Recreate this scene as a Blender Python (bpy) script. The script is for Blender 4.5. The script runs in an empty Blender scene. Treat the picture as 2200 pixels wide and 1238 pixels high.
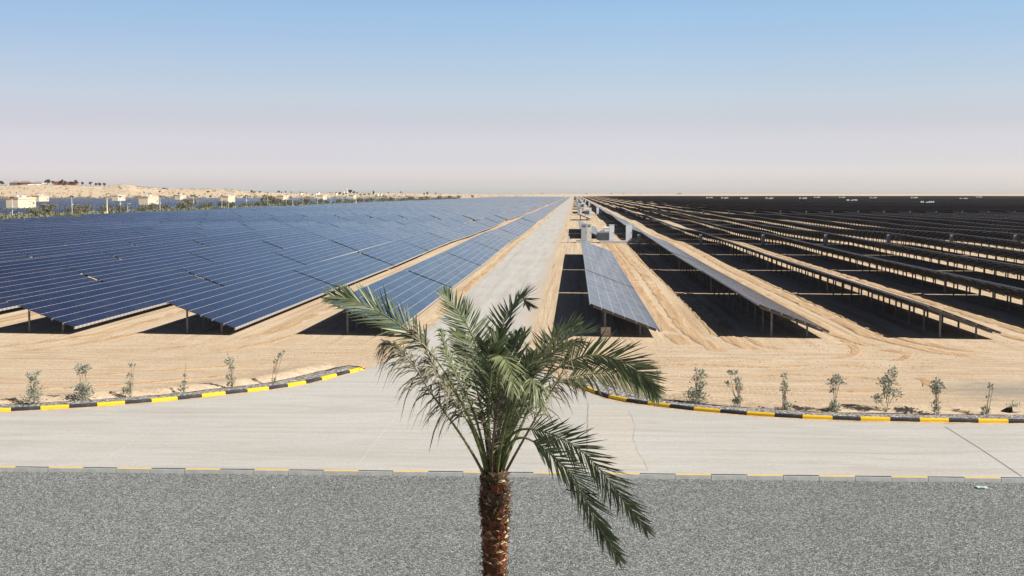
import bpy, math, random
import numpy as np
from mathutils import Vector, Matrix, noise as mnoise
from mathutils.geometry import tessellate_polygon
from math import sin, cos, pi, radians, atan, sqrt, atan2, floor
random.seed(7)
S = bpy.context.scene
C = S.collection

# ------------------------------------------------------------------ camera
F, H = 2700.0, 7.9                       # focal length in photo pixels, eye height
PITCH = atan(203 / F); YAW = atan(135 * cos(PITCH) / F)
cd = bpy.data.cameras.new('camera'); cam = bpy.data.objects.new('camera', cd); C.objects.link(cam)
cam.location = (0, 0, H); cam.rotation_euler = (pi / 2 - PITCH, 0, YAW)
cd.sensor_width = 36; cd.lens = 36 * F / 2200; cd.clip_start = .1; cd.clip_end = 40000
S.camera = cam
S.render.resolution_x, S.render.resolution_y = 1024, 576

# ------------------------------------------------------------------ light
SUN_EL, SUN_AZ = 40.0, -20.0             # azimuth measured from +x towards +y
sv = Vector((cos(radians(SUN_EL)) * cos(radians(SUN_AZ)), cos(radians(SUN_EL)) * sin(radians(SUN_AZ)), sin(radians(SUN_EL))))
sl = bpy.data.lights.new('sun', 'SUN'); sl.energy = 5.0; sl.angle = radians(.5); sl.color = (1, .95, .87)
so = bpy.data.objects.new('sun', sl); C.objects.link(so); so.rotation_euler = sv.to_track_quat('Z', 'Y').to_euler()
W = bpy.data.worlds.new('World'); S.world = W; W.use_nodes = True
wn = W.node_tree.nodes; wl = W.node_tree.links
bg = wn['Background']; bg.inputs[1].default_value = .131
sky = wn.new('ShaderNodeTexSky'); sky.sky_type = 'NISHITA'; sky.sun_disc = False
sky.sun_elevation = radians(SUN_EL); sky.sun_rotation = radians(90 - SUN_AZ)
sky.air_density = 1.0; sky.dust_density = 1.6; sky.ozone_density = 2.5; sky.altitude = 0
# dusty desert air: the band just over the horizon is a pale greyish pink
wtc = wn.new('ShaderNodeTexCoord'); wsep = wn.new('ShaderNodeSeparateXYZ'); wl.new(wtc.outputs['Generated'], wsep.inputs[0])
wr = wn.new('ShaderNodeValToRGB'); wl.new(wsep.outputs['Z'], wr.inputs[0])
WR = [(0.0, (1.0, .93, 1.0)), (.0078, (.95, .87, .96)), (.0244, (.665, .62, .75)), (.05, (.498, .437, .512)), (.08, (.436, .40, .434)), (.116, (.38, .378, .416)), (.153, (.322, .357, .396)), (.25, (.175, .205, .27)), (.42, (.088, .10, .13)), (.6, (.052, .052, .06)), (1.0, (.044, .042, .044))]   # scaled up again below
while len(wr.color_ramp.elements) < len(WR): wr.color_ramp.elements.new(.5)
wr.color_ramp.interpolation = 'CARDINAL'
for e, (p, c) in zip(wr.color_ramp.elements, WR): e.position = p; e.color = (c[0], c[1], c[2], 1)
wm = wn.new('ShaderNodeMixRGB'); wm.blend_type = 'MULTIPLY'; wm.inputs[0].default_value = 1
wl.new(sky.outputs[0], wm.inputs[1]); wl.new(wr.outputs[0], wm.inputs[2]); wx = wn.new('ShaderNodeValToRGB'); wxa = wn.new('ShaderNodeMath'); wxa.operation = 'MULTIPLY_ADD'; wxa.inputs[1].default_value = 1.0; wxa.inputs[2].default_value = .5
wl.new(wsep.outputs['X'], wxa.inputs[0]); wl.new(wxa.outputs[0], wx.inputs[0])
for e, (p, c) in zip(wx.color_ramp.elements, ((.02, (.855, .805, .81)), (.55, (1, 1, 1)))): e.position = p; e.color = (*c, 1)
wm2 = wn.new('ShaderNodeMixRGB'); wm2.blend_type = 'MULTIPLY'; wm2.inputs[0].default_value = 1; wl.new(wm.outputs[0], wm2.inputs[1]); wl.new(wx.outputs[0], wm2.inputs[2])
wv = wn.new('ShaderNodeVectorMath'); wv.operation = 'SCALE'; wv.inputs['Scale'].default_value = 2.3; wl.new(wm2.outputs[0], wv.inputs[0]); wl.new(wv.outputs[0], bg.inputs[0])
S.view_settings.view_transform = 'Standard'; S.view_settings.look = 'None'
S.view_settings.exposure = 0.46; S.view_settings.gamma = 1.0

# ------------------------------------------------------------------ projection helpers
fw = Vector((-sin(YAW) * cos(PITCH), cos(YAW) * cos(PITCH), -sin(PITCH)))
rt = Vector((cos(YAW), sin(YAW), 0)); up = rt.cross(fw)
EYE = Vector((0, 0, H))
def ray(px, py): return fw * F + rt * (px - 1100) - up * (py - 619)
def gp(px, py, z=0.0):
    d = ray(px, py); return EYE + d * ((z - H) / d.z)
def at_y(px, py, Y):
    d = ray(px, py); return EYE + d * (Y / d.y)
def at_x(px, py, X):
    d = ray(px, py); return EYE + d * (X / d.x)
def proj(x, y, z=0.0):
    v = Vector((x, y, z)) - EYE; w = v.dot(fw)
    return 1100 + F * v.dot(rt) / w, 619 - F * v.dot(up) / w

# ------------------------------------------------------------------ object helpers
class MB:
    def __init__(s): s.v = []; s.f = []; s.m = []; s.n = 0
    def add(s, vs, fs, mi=0):
        s.v.extend([tuple(q) for q in vs]); n = s.n
        s.f.extend([tuple(i + n for i in f) for f in fs]); s.m.extend([mi] * len(fs)); s.n += len(vs); return s
    def box(s, x0, x1, y0, y1, z0, z1, mi=0, M=None, skip=()):
        vs = [Vector(p) for p in ((x0,y0,z0),(x1,y0,z0),(x1,y1,z0),(x0,y1,z0),(x0,y0,z1),(x1,y0,z1),(x1,y1,z1),(x0,y1,z1))]
        if M is not None: vs = [M @ v for v in vs]
        fs = [(3,2,1,0),(4,5,6,7),(0,1,5,4),(1,2,6,5),(2,3,7,6),(3,0,4,7)]
        return s.add(vs, [f for i, f in enumerate(fs) if i not in skip], mi)
    def tube(s, pts, rad, n=6, mi=0, cap=True):
        pts = [Vector(p) for p in pts]
        if not isinstance(rad, (list, tuple)): rad = [rad] * len(pts)
        vs = []; ref = Vector((.31, .2, .93))
        for i, p in enumerate(pts):
            t = (pts[min(i + 1, len(pts) - 1)] - pts[max(i - 1, 0)])
            t = t.normalized() if t.length > 1e-9 else Vector((0, 0, 1))
            a = t.cross(ref)
            if a.length < .1: a = t.cross(Vector((1, 0, 0)))
            a.normalize(); b = t.cross(a)
            for k in range(n):
                w = 2 * pi * k / n; vs.append(p + (a * cos(w) + b * sin(w)) * rad[i])
        fs = [(i*n+k, i*n+(k+1) % n, (i+1)*n+(k+1) % n, (i+1)*n+k) for i in range(len(pts)-1) for k in range(n)]
        if cap: fs += [tuple(range(n))[::-1], tuple((len(pts)-1)*n+k for k in range(n))]
        return s.add(vs, fs, mi)
    def mesh(s, name, mats):
        me = bpy.data.meshes.new(name); me.from_pydata(s.v, [], s.f)
        if not isinstance(mats, (list, tuple)): mats = [mats]
        for m in mats: me.materials.append(m)
        if len(mats) > 1: me.polygons.foreach_set('material_index', s.m)
        me.update(); return me
    def obj(s, name, mats, parent=None, smooth=False):
        me = s.mesh(name, mats)
        if smooth: me.polygons.foreach_set('use_smooth', [True] * len(me.polygons))
        return link(name, me, parent)
def link(name, me, parent=None, loc=None):
    o = bpy.data.objects.new(name, me); C.objects.link(o)
    if parent: o.parent = parent
    if loc is not None: o.location = loc
    return o
def tag(o, label, cat, group=None):
    o['label'] = label; o['category'] = cat
    if group: o['group'] = group
    return o
def thing(name, label, cat, loc=(0,0,0), rz=0, group=None):
    o = bpy.data.objects.new(name, None); C.objects.link(o); o.location = loc; o.rotation_euler = (0, 0, rz)
    o.empty_display_size = .2
    return tag(o, label, cat, group)
def dup(root, loc, rz=None, label=None, scale=None):
    r = root.copy(); C.objects.link(r); r.location = loc
    if rz is not None: r.rotation_euler = (0, 0, rz)
    if scale is not None: r.scale = scale
    if label: r['label'] = label
    for ch in list(root.children):
        c = ch.copy(); C.objects.link(c); c.parent = r
        for g in ch.children:
            d = g.copy(); C.objects.link(d); d.parent = c
    return r
def struct(o): o['kind'] = 'structure'; return o
def stuff(o, label=None, cat=None):
    o['kind'] = 'stuff'
    if label: o['label'] = label; o['category'] = cat
    return o
ORD = ['first','second','third','fourth','fifth','sixth','seventh','eighth','ninth','tenth','eleventh','twelfth','thirteenth','fourteenth','fifteenth','sixteenth','seventeenth','eighteenth','nineteenth','twentieth']
def ordn(i):
    if i < 20: return ORD[i]
    n = i + 1; return '%d%s' % (n, 'th' if 10 <= n % 100 <= 20 else {1: 'st', 2: 'nd', 3: 'rd'}.get(n % 10, 'th'))

# ------------------------------------------------------------------ materials
class NT:
    def __init__(s, name):
        s.m = bpy.data.materials.new(name); s.m.use_nodes = True; s.t = s.m.node_tree
        s.b = s.t.nodes['Principled BSDF']; s.out = s.t.nodes['Material Output']
        s._c = None
    def N(s, ty, **kw):
        n = s.t.nodes.new(ty)
        for k, v in kw.items(): setattr(n, k, v)
        return n
    def L(s, a, b): s.t.links.new(a, b)
    def co(s, kind='Object'):
        if not s._c: s._c = s.N('ShaderNodeTexCoord')
        return s._c.outputs[kind]
    def map(s, src, sc):
        n = s.N('ShaderNodeMapping'); n.inputs['Scale'].default_value = sc; s.L(src, n.inputs[0]); return n.outputs[0]
    def noise(s, src, sc, det=4, rough=.55, dist=0):
        n = s.N('ShaderNodeTexNoise'); n.inputs['Scale'].default_value = sc; n.inputs['Detail'].default_value = det
        n.inputs['Roughness'].default_value = rough; n.inputs['Distortion'].default_value = dist; s.L(src, n.inputs['Vector']); return n.outputs['Fac']
    def ramp(s, src, st, interp='LINEAR'):
        n = s.N('ShaderNodeValToRGB'); s.L(src, n.inputs[0]); r = n.color_ramp; r.interpolation = interp
        while len(r.elements) < len(st): r.elements.new(.5)
        for e, (p, c) in zip(r.elements, st):
            e.position = p; e.color = (c[0], c[1], c[2], 1) if hasattr(c, '__len__') else (c, c, c, 1)
        return n.outputs[0]
    def mix(s, f, a, b, mode='MIX'):
        n = s.N('ShaderNodeMixRGB', blend_type=mode)
        for i, q in ((0, f), (1, a), (2, b)):
            if hasattr(q, 'links'): s.L(q, n.inputs[i])
            elif i == 0: n.inputs[0].default_value = q
            else: n.inputs[i].default_value = (q[0], q[1], q[2], 1) if hasattr(q, '__len__') else (q, q, q, 1)
        return n.outputs[0]
    def math(s, op, a, b=0.0, c=None):
        n = s.N('ShaderNodeMath', operation=op)
        for i, q in enumerate((a, b) if c is None else (a, b, c)):
            if hasattr(q, 'links'): s.L(q, n.inputs[i])
            else: n.inputs[i].default_value = q
        return n.outputs[0]
    def bump(s, h, strength=.5, dist=.05, nrm=None):
        n = s.N('ShaderNodeBump'); n.inputs['Strength'].default_value = strength; n.inputs['Distance'].default_value = dist
        s.L(h, n.inputs['Height'])
        if nrm is not None: s.L(nrm, n.inputs['Normal'])
        s.L(n.outputs[0], s.b.inputs['Normal']); return n.outputs[0]
    def col(s, c):
        if hasattr(c, 'links'): s.L(c, s.b.inputs['Base Color'])
        else: s.b.inputs['Base Color'].default_value = (c[0], c[1], c[2], 1)
    def set(s, rough=None, metal=None, spec=None, ior=None):
        if rough is not None: s.b.inputs['Roughness'].default_value = rough
        if metal is not None: s.b.inputs['Metallic'].default_value = metal
        if spec is not None: s.b.inputs['Specular IOR Level'].default_value = spec
        if ior is not None: s.b.inputs['IOR'].default_value = ior
        return s
def simple(name, c, rough=.7, metal=0, spec=.3, var=.25, sc=6.0, bump=0):
    t = NT(name); o = t.co()
    n = t.noise(o, sc, 5)
    t.col(t.mix(1.0, c, t.ramp(n, [(.25, 1 - var), (.75, 1 + var)]), 'MULTIPLY')); t.set(rough, metal, spec)
    if bump: t.bump(n, bump, .02)
    return t.m

def m_sand():
    t = NT('sand'); o = t.co('Object')
    sep = t.N('ShaderNodeSeparateXYZ'); t.L(o, sep.inputs[0]); Y = sep.outputs['Y']; X = sep.outputs['X']
    big = t.noise(o, .035, 4); mid = t.noise(o, .35, 6, .6); fine = t.noise(o, 5.0, 6, .7)
    c = t.mix(big, (.53, .405, .275), (.63, .515, .37))
    c = t.mix(t.ramp(mid, [(.35, 0), (.7, .55)]), c, (.67, .555, .41))
    # wheel marks: across the apron in front, along the rows further back
    sx = t.noise(t.map(o, (.22, 1.5, 1)), 1.0, 8, .68, 1.6); sy = t.noise(t.map(o, (1.5, .03, 1)), 1.0, 6, .6, .3)
    inrow = t.ramp(t.math('MULTIPLY', t.math('SUBTRACT', Y, 62.0), 1 / 10.0), [(0, 0), (1, 1)])
    st = t.mix(inrow, sx, sy)
    c = t.mix(t.ramp(st, [(.33, .85), (.52, 0)]), c, (.43, .295, .175))
    c = t.mix(t.ramp(st, [(.55, 0), (.72, .6)]), c, (.72, .61, .465))
    # broken tread prints
    wv = t.N('ShaderNodeTexWave', wave_type='BANDS', bands_direction='X'); wv.inputs['Scale'].default_value = 1.5; wv.inputs['Distortion'].default_value = 9.0; wv.inputs['Detail'].default_value = 3
    t.L(o, wv.inputs['Vector'])
    pr = t.math('MULTIPLY', wv.outputs['Fac'], t.ramp(t.noise(t.map(o, (.07, .9, 1)), 1.0, 3, .5, .4), [(.53, 0), (.58, 1)]))
    pr = t.math('MULTIPLY', pr, t.math('SUBTRACT', 1.0, inrow))
    c = t.mix(t.math('MULTIPLY', pr, .16), c, (.38, .24, .13))
    c = t.mix(t.ramp(fine, [(.35, .35), (.6, 0)]), c, (.36, .23, .13))
    # a greyish spill of gravel dust on the apron to the right
    dx = t.math('MULTIPLY', t.math('SUBTRACT', X, 18.0), .24); dy = t.math('MULTIPLY', t.math('SUBTRACT', Y, 51.0), .30)
    rr = t.math('ADD', t.math('MULTIPLY', dx, dx), t.math('MULTIPLY', dy, dy))
    g = t.ramp(t.math('ADD', rr, t.math('MULTIPLY', t.math('SUBTRACT', sx, .5), 2.2)), [(.0, .7), (1.6, 0)])
    c = t.mix(g, c, (.27, .25, .21))
    t.col(c); t.set(.95, 0, .1)
    h = t.math('ADD', t.math('MULTIPLY', fine, .35), t.math('ADD', t.math('MULTIPLY', st, 1.0), t.math('MULTIPLY', mid, .6)))
    h = t.math('ADD', h, t.math('MULTIPLY', pr, .07))
    t.bump(h, .75, .14)
    return t.m
def m_track():
    t = NT('churned_sand'); o = t.co()
    a = t.noise(t.map(o, (2.2, .12, 1)), 1.0, 6, .65, .4); f = t.noise(o, 5, 6, .7)
    c = t.mix(t.ramp(a, [(.35, 0), (.62, 1)]), (.45, .295, .165), (.62, .455, .285)); c = t.mix(t.ramp(f, [(.35, .4), (.6, 0)]), c, (.33, .20, .11))
    t.col(c); t.set(.95, 0, .1); t.bump(t.math('ADD', a, f), .8, .08)
    return t.m
def m_concrete(name, a, b, joint=False):
    t = NT(name); o = t.co()
    big = t.noise(o, .12, 6, .6, .4); st = t.noise(t.map(o, (.16, 1.2, 1)), 1.0, 10, .7, 1.0); sy = t.noise(t.map(o, (1.4, .05, 1)), 1.0, 6, .6, .2)
    f = t.noise(o, 9, 8, .7); f2 = t.noise(o, 60, 3, .6)
    sep = t.N('ShaderNodeSeparateXYZ'); t.L(o, sep.inputs[0])
    rowk = t.ramp(t.math('MULTIPLY', t.math('SUBTRACT', sep.outputs['Y'], 55.0), 1 / 12.0), [(0, 0), (1, 1)])
    c = t.mix(t.ramp(big, [(.3, 0), (.7, 1)]), a, b)
    s2 = t.mix(rowk, st, sy)
    c = t.mix(t.ramp(s2, [(.32, .6), (.52, 0)]), c, (.40, .345, .285))
    c = t.mix(t.ramp(s2, [(.55, 0), (.75, .6)]), c, (.60, .59, .56))
    bl = t.noise(t.map(o, (.35, .8, 1)), .8, 8, .7, .8)
    c = t.mix(t.ramp(bl, [(.56, 0), (.68, .40)]), c, (.37, .375, .375))
    tr_ = t.noise(t.map(o, (.05, 2.4, 1)), 1.0, 4, .6, .5); c = t.mix(t.math('MULTIPLY', t.math('SUBTRACT', 1.0, rowk), t.ramp(tr_, [(.55, 0), (.62, .28)])), c, (.37, .34, .30))
    # drifted sand in thin streaks
    dr = t.noise(t.map(o, (.25, 2.6, 1)), 1.3, 9, .7, 1.2)
    c = t.mix(t.ramp(dr, [(.56, 0), (.68, .5)]), c, (.55, .45, .33))
    ed = t.math('ADD', t.math('MULTIPLY', t.math('SUBTRACT', sep.outputs['X'], -3.6), .9), t.math('MULTIPLY', t.math('SUBTRACT', big, .5), 2.5))
    c = t.mix(t.math('MULTIPLY', rowk, t.ramp(ed, [(.0, 0), (1.0, .8)])), c, (.54, .43, .31))
    c = t.mix(t.ramp(f, [(.34, .4), (.52, 0)]), c, (.33, .30, .26))
    c = t.mix(t.ramp(f2, [(.3, .12), (.55, 0)]), c, (.2, .19, .18))
    t.col(c); t.set(.9, 0, .2); t.bump(t.math('ADD', t.math('MULTIPLY', f, .6), t.math('ADD', f2, dr)), .3, .01)
    return t.m
def m_gravel(name, sc, tint=(1, 1, 1), lo=.03, hi=.5):
    t = NT(name); o = t.co()
    def vor(s):
        v = t.N('ShaderNodeTexVoronoi'); v.inputs['Scale'].default_value = s; t.L(o, v.inputs['Vector']); return v
    v1 = vor(sc); v2 = vor(sc * 2.1)
    sp = t.N('ShaderNodeSeparateColor'); t.L(v1.outputs['Color'], sp.inputs[0])
    c = t.ramp(sp.outputs[0], [(0, lo), (.25, .14), (.5, .24), (.75, .36), (1, hi)])
    c = t.mix(.25, c, t.ramp(v2.outputs['Distance'], [(0, 1), (.6, .3)]), 'MULTIPLY')
    edge = t.ramp(v1.outputs['Distance'], [(.30, 1), (.66, .42)])
    c = t.mix(1.0, c, edge, 'MULTIPLY'); c = t.mix(1.0, c, tint, 'MULTIPLY')
    pat = t.noise(o, .22, 5); c = t.mix(1.0, c, t.ramp(pat, [(.3, .92), (.7, 1.07)]), 'MULTIPLY')
    sd = t.noise(t.map(o, (.5, 1.6, 1)), .8, 7, .7); c = t.mix(t.ramp(sd, [(.70, 0), (.80, .35)]), c, (.50, .40, .28))
    t.col(c); t.set(.85, 0, .3)
    t.bump(t.math('SUBTRACT', 1.0, v1.outputs['Distance']), 1.0, .03)
    return t.m
def m_glass():
    t = NT('thin_film_glass'); o = t.co()
    g = t.noise(t.map(o, (.25, .2, 1)), 1.0, 3); d = t.noise(o, .9, 6, .65)
    br = t.N('ShaderNodeTexBrick'); br.offset = 0; br.inputs['Scale'].default_value = 1.0
    br.inputs['Brick Width'].default_value = .60; br.inputs['Row Height'].default_value = 40.0; br.inputs['Mortar Size'].default_value = .006
    br.inputs['Color1'].default_value = (.55, .55, .55, 1); br.inputs['Color2'].default_value = (1, 1, 1, 1); br.inputs['Mortar'].default_value = (.3, .3, .3, 1)
    mp = t.N('ShaderNodeMapping'); mp.inputs['Rotation'].default_value = (0, 0, radians(90)); mp.inputs['Location'].default_value = (0, 20.0, 0); t.L(o, mp.inputs[0]); t.L(mp.outputs[0], br.inputs['Vector'])
    c = t.mix(t.ramp(g, [(.3, 0), (.7, 1)]), (.0095, .0120, .027), (.0130, .0160, .034))
    c = t.mix(.35, c, br.outputs['Color'], 'MULTIPLY')
    c = t.mix(t.ramp(d, [(.45, 0.0), (.8, .06)]), c, (.35, .30, .24))
    oi = t.N('ShaderNodeObjectInfo'); c = t.mix(1.0, c, t.ramp(oi.outputs['Random'], [(0, .75), (1, 1.35)]), 'MULTIPLY')
    t.col(c); t.set(.16, 0, .5, 1.42)
    r = t.ramp(d, [(.3, .10), (.7, .22)]); t.L(r, t.b.inputs['Roughness'])
    return t.m
def m_rail():
    t = NT('galvanised_rail'); o = t.co()
    sep = t.N('ShaderNodeSeparateXYZ'); t.L(o, sep.inputs[0])
    fr = t.math('FRACT', t.math('MULTIPLY', sep.outputs['Y'], 1 / .6))
    dash = t.math('GREATER_THAN', fr, .72)
    c = t.mix(dash, (.50, .47, .44), (.30, .28, .26)); t.col(c); t.set(.55, .1, .4)
    return t.m
def m_leaf(name, a, b, trans=.25, rough=.5, spec=.4, island=True):
    t = NT(name)
    g = t.N('ShaderNodeNewGeometry'); c = t.mix(g.outputs['Random Per Island'], a, b)
    n = t.noise(t.co(), 3.0, 3); c = t.mix(1.0, c, t.ramp(n, [(.3, .75), (.7, 1.25)]), 'MULTIPLY')
    t.col(c); t.set(rough, 0, spec)
    tr = t.N('ShaderNodeBsdfTranslucent'); t.L(c, tr.inputs[0]); mx = t.N('ShaderNodeMixShader'); mx.inputs[0].default_value = trans
    t.L(t.b.outputs[0], mx.inputs[1]); t.L(tr.outputs[0], mx.inputs[2]); t.L(mx.outputs[0], t.out.inputs[0])
    return t.m
def m_kerb(name, c, wear):
    t = NT(name); o = t.co(); n = t.noise(o, 7, 8, .7); n2 = t.noise(o, 1.2, 4)
    k = t.mix(t.ramp(n, [(.60, 0), (.70, .5)]), c, wear); k = t.mix(t.ramp(n2, [(.45, 0), (.8, .22)]), k, (.42, .35, .26))
    t.col(k); t.set(.6, 0, .35); t.bump(n, .3, .01); return t.m

M = {}
M['sand'] = m_sand(); M['track'] = m_track()
M['road'] = m_concrete('concrete_road', (.475, .46, .425), (.54, .525, .49))
M['patch'] = m_concrete('pale_concrete', (.50, .465, .41), (.56, .525, .46))
M['gravel'] = m_gravel('gravel', 27, (1.45, 1.5, 1.43), .13, .52)
M['gravel2'] = m_gravel('dark_gravel', 16, (2.1, 1.95, 1.8))
M['glass'] = m_glass(); M['rail'] = m_rail()
M['back'] = simple('module_back', (.040, .038, .040), .6, 0, .2)
M['steel'] = simple('galvanised_steel', (.17, .165, .155), .55, .3, .4)
M['farsteel'] = simple('weathered_steel', (.10, .097, .092), .6, .2, .3)
M['yellow'] = m_kerb('yellow_paint', (.82, .50, .008), (.45, .30, .10)); M['black'] = m_kerb('black_paint', (.022, .024, .030), (.12, .11, .10))
M['kerbback'] = simple('bare_kerb_concrete', (.46, .465, .44), .9, 0, .2, .25, 3, .4)
M['joint_c'] = simple('crack', (.42, .385, .34), .9); M['joint_d'] = simple('dark_joint', (.25, .24, .23), .9); M['joint_l'] = simple('pale_joint', (.60, .575, .53), .9)
M['frond'] = m_leaf('frond_green', (.050, .074, .032), (.155, .185, .085), .16, .42, .45)
M['frond_p'] = m_leaf('frond_pale_green', (.12, .145, .07), (.26, .28, .14), .22, .4, .45)
M['frond_d'] = m_leaf('frond_dry', (.09, .085, .05), (.28, .245, .165), .15, .6, .3)
M['rachis'] = simple('rachis_green', (.13, .145, .045), .45, 0, .4, .3, 8); M['rachis_b'] = simple('rachis_brown', (.10, .065, .030), .6, 0, .3, .35, 8)
M['boot'] = simple('trunk_boot', (.165, .050, .022), .8, 0, .2, .8, 9, .5); M['cut'] = simple('trunk_cut_edge', (.52, .38, .21), .85, 0, .2, .35, 22, .3)
M['fibre'] = simple('trunk_fibre', (.10, .065, .040), .95, 0, .1, .6, 40, .5); M['bootlight'] = simple('trunk_fresh_cut', (.50, .17, .04), .8, 0, .2, .3, 20)
M['sapleaf'] = m_leaf('sapling_leaf', (.19, .215, .15), (.44, .46, .37), .12, .55, .3)
M['stem'] = simple('sapling_stem', (.24, .19, .13), .9, 0, .2, .3, 20); M['stake'] = simple('wooden_stake', (.36, .28, .20), .9, 0, .2, .3, 20)
M['hose'] = simple('black_pipe', (.015, .015, .016), .5)
M['shrub'] = m_leaf('desert_shrub', (.17, .155, .095), (.30, .28, .18), .1, .8, .1)
M['shrub2'] = m_leaf('dark_tree', (.030, .042, .025), (.070, .085, .045), .1, .8, .1)
M['cover'] = m_leaf('ground_cover', (.155, .165, .10), (.25, .25, .16), .1, .8, .1)
M['bark'] = simple('bark', (.13, .10, .07), .9)
M['white'] = simple('white_paint', (.60, .63, .65), .45, 0, .4, .06); M['grey'] = simple('grey_enamel', (.33, .36, .38), .45, 0, .4, .12)
M['fin'] = simple('fin_grey', (.24, .26, .27), .5); M['boxgrey'] = simple('box_grey', (.30, .34, .37), .5, 0, .4, .12); M['beige'] = simple('beige_enamel', (.60, .57, .49), .5, 0, .3, .1)
M['pad'] = simple('pad_concrete', (.42, .41, .38), .9, 0, .2, .2, 2, .2); M['dark'] = simple('dark_metal', (.05, .052, .055), .5)
M['cream'] = simple('cream_render', (.66, .585, .43), .85, 0, .2, .05); M['terra'] = simple('terracotta', (.52, .26, .14), .85, 0, .2, .12)
M['aqua'] = simple('pale_blue_metal', (.52, .62, .66), .5); M['fencewire'] = simple('fence_green', (.045, .075, .07), .6)
M['wall'] = simple('white_render', (.75, .72, .66), .85, 0, .2, .06); M['villa'] = simple('red_brown_render', (.30, .15, .105), .85, 0, .2, .2, .5)
M['roof'] = simple('grey_roof', (.30, .26, .23), .85, 0, .2, .2, .5); M['window'] = simple('window_dark', (.03, .035, .04), .3, 0, .5)
M['ply'] = simple('plywood', (.44, .34, .26), .85, 0, .2, .15, 5); M['dune'] = None
t = NT('dune_sand'); o = t.co(); n = t.noise(o, .012, 8, .65); n2 = t.noise(t.map(o, (1, .4, 1)), .05, 6, .6)
t.col(t.mix(t.ramp(n, [(.3, 0), (.7, 1)]), t.mix(n2, (.50, .38, .265), (.60, .47, .335)), (.63, .50, .35))); t.set(.95, 0, .1); t.bump(n2, .6, 3.0); M['dune'] = t.m

# ------------------------------------------------------------------ terrain
def sstep(a, b, x):
    t = min(1, max(0, (x - a) / (b - a))); return t * t * (3 - 2 * t)
def tz(x, y):
    """gentle swell of the levelled desert; flat round the junction"""
    a = sstep(95, 230, y)
    if a == 0: return 0.0
    p = x * .011
    s = .24 * sin(2 * pi * y / 168 + 1.1 + p) + .08 * sin(2 * pi * y / 83 + .4 - p * 1.7) + .05 * sin(2 * pi * y / 41 + 2 + x * .05)
    b = sstep(20, 120, abs(x)) * .25 * sin(x / 57.0 + y / 190.0)
    return a * (s + b) * (1 - .45 * sstep(230, 500, y))
RIDGE = [(-900, 398), (0, 399), (60, 397), (150, 398), (205, 400), (225, 402), (240, 399), (262, 396.5), (280, 397), (300, 402), (350, 405), (400, 406), (450, 407), (495, 408), (520, 411.5), (560, 413.8), (640, 415), (700, 415.6), (800, 415.4), (900, 416), (1000, 417), (1160, 418), (1300, 416.8), (1500, 417.6), (1700, 417.2), (2200, 417.8), (3100, 417.5)]
def ridge_px(px):
    for (a, ya), (b, yb) in zip(RIDGE, RIDGE[1:]):
        if px <= b: return ya + (yb - ya) * (max(px, a) - a) / (b - a)
    return RIDGE[-1][1]
def ridge_D(px): return 2300 + 2400 * sstep(480, 1300, px)
def foot_D(px): return 1640 + 1900 * sstep(480, 1300, px)
def dune_z(x, y):
    px = proj(x, max(y, 10), 0)[0]; px = max(-800, min(3000, px))
    rd, fd = ridge_D(px), foot_D(px)
    top = H + (416 - ridge_px(px)) * rd / F
    k = sstep(fd - 40, rd, y); k = k ** .75 if y < rd else 1.0
    n = mnoise.noise(Vector((x / 140, y / 90, 0))) * 1.6 + mnoise.noise(Vector((x / 45, y / 30, 3))) * .6
    w = min(1, max(0, top / 12)) * min(1, (y - fd + 40) / 200) if y > fd - 40 else 0
    z = -0.6 + (top + .6) * k + n * w * (1 if y < rd - 60 else .25)
    return z
def gz(x, y):
    z = tz(x, y)
    return max(z, dune_z(x, y)) if y > 1500 else z
def hit(px, py):
    """first point of the ground seen through a photo pixel, beyond the near field"""
    d = ray(px, py); d = d / d.y; y = 1500.0
    while y < 6500:
        p = EYE + d * y
        if p.z <= gz(p.x, p.y): return p
        y += 8
    y = ridge_D(px) - 10; p = EYE + d * y; p.z = gz(p.x, p.y); return p

YL = []; y = -80.0
while y < 60: YL.append(y); y += 4
y = 60.0
while y < 400: YL.append(y); y += 3.0
while y < 1200: YL.append(y); y += 8
while y < 3000: YL.append(y); y += 40
while y < 30000: YL.append(y); y *= 1.25
XL = [-8.5, -6.5, -4.5, -2.4]
x = 0.0
while x < 60: XL.append(x); x += 4
while x < 240: XL.append(x); x += 10
while x < 16000: XL.append(x); x *= 1.35
x = -12.0
while x > -60: XL.append(x); x -= 4
while x > -240: XL.append(x); x -= 10
while x > -16000: XL.append(x); x *= 1.35
XL.sort()
def grid(xs, ys, fz, nm, mats):
    vs = [(x, y, fz(x, y)) for y in ys for x in xs]; n = len(xs)
    fs = [(j*n+i, j*n+i+1, (j+1)*n+i+1, (j+1)*n+i) for j in range(len(ys)-1) for i in range(n-1)]
    mb = MB(); mb.add(vs, fs); return mb.obj(nm, mats, smooth=True)
struct(grid(XL, YL, tz, 'ground', M['sand']))

# dunes beyond the fields
cols = list(range(-700, 480, 9)) + list(range(480, 2960, 30)); mb = MB(); vs = []; NR = 46
for c in cols:
    fd, rd = foot_D(c) - 40, ridge_D(c)
    for j in range(NR):
        D = fd + (rd - fd) * j / 34.0
        # column as a straight line of sight on plan
        d = ray(c, 416); d = d / d.y; X, Y = d.x * D, D
        vs.append((X, Y, dune_z(X, Y)))
fs = [(i*NR+j, (i+1)*NR+j, (i+1)*NR+j+1, i*NR+j+1) for i in range(len(cols)-1) for j in range(NR-1)]
mb.add(vs, fs); struct(mb.obj('dune_hills', M['dune'], smooth=True))

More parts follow.
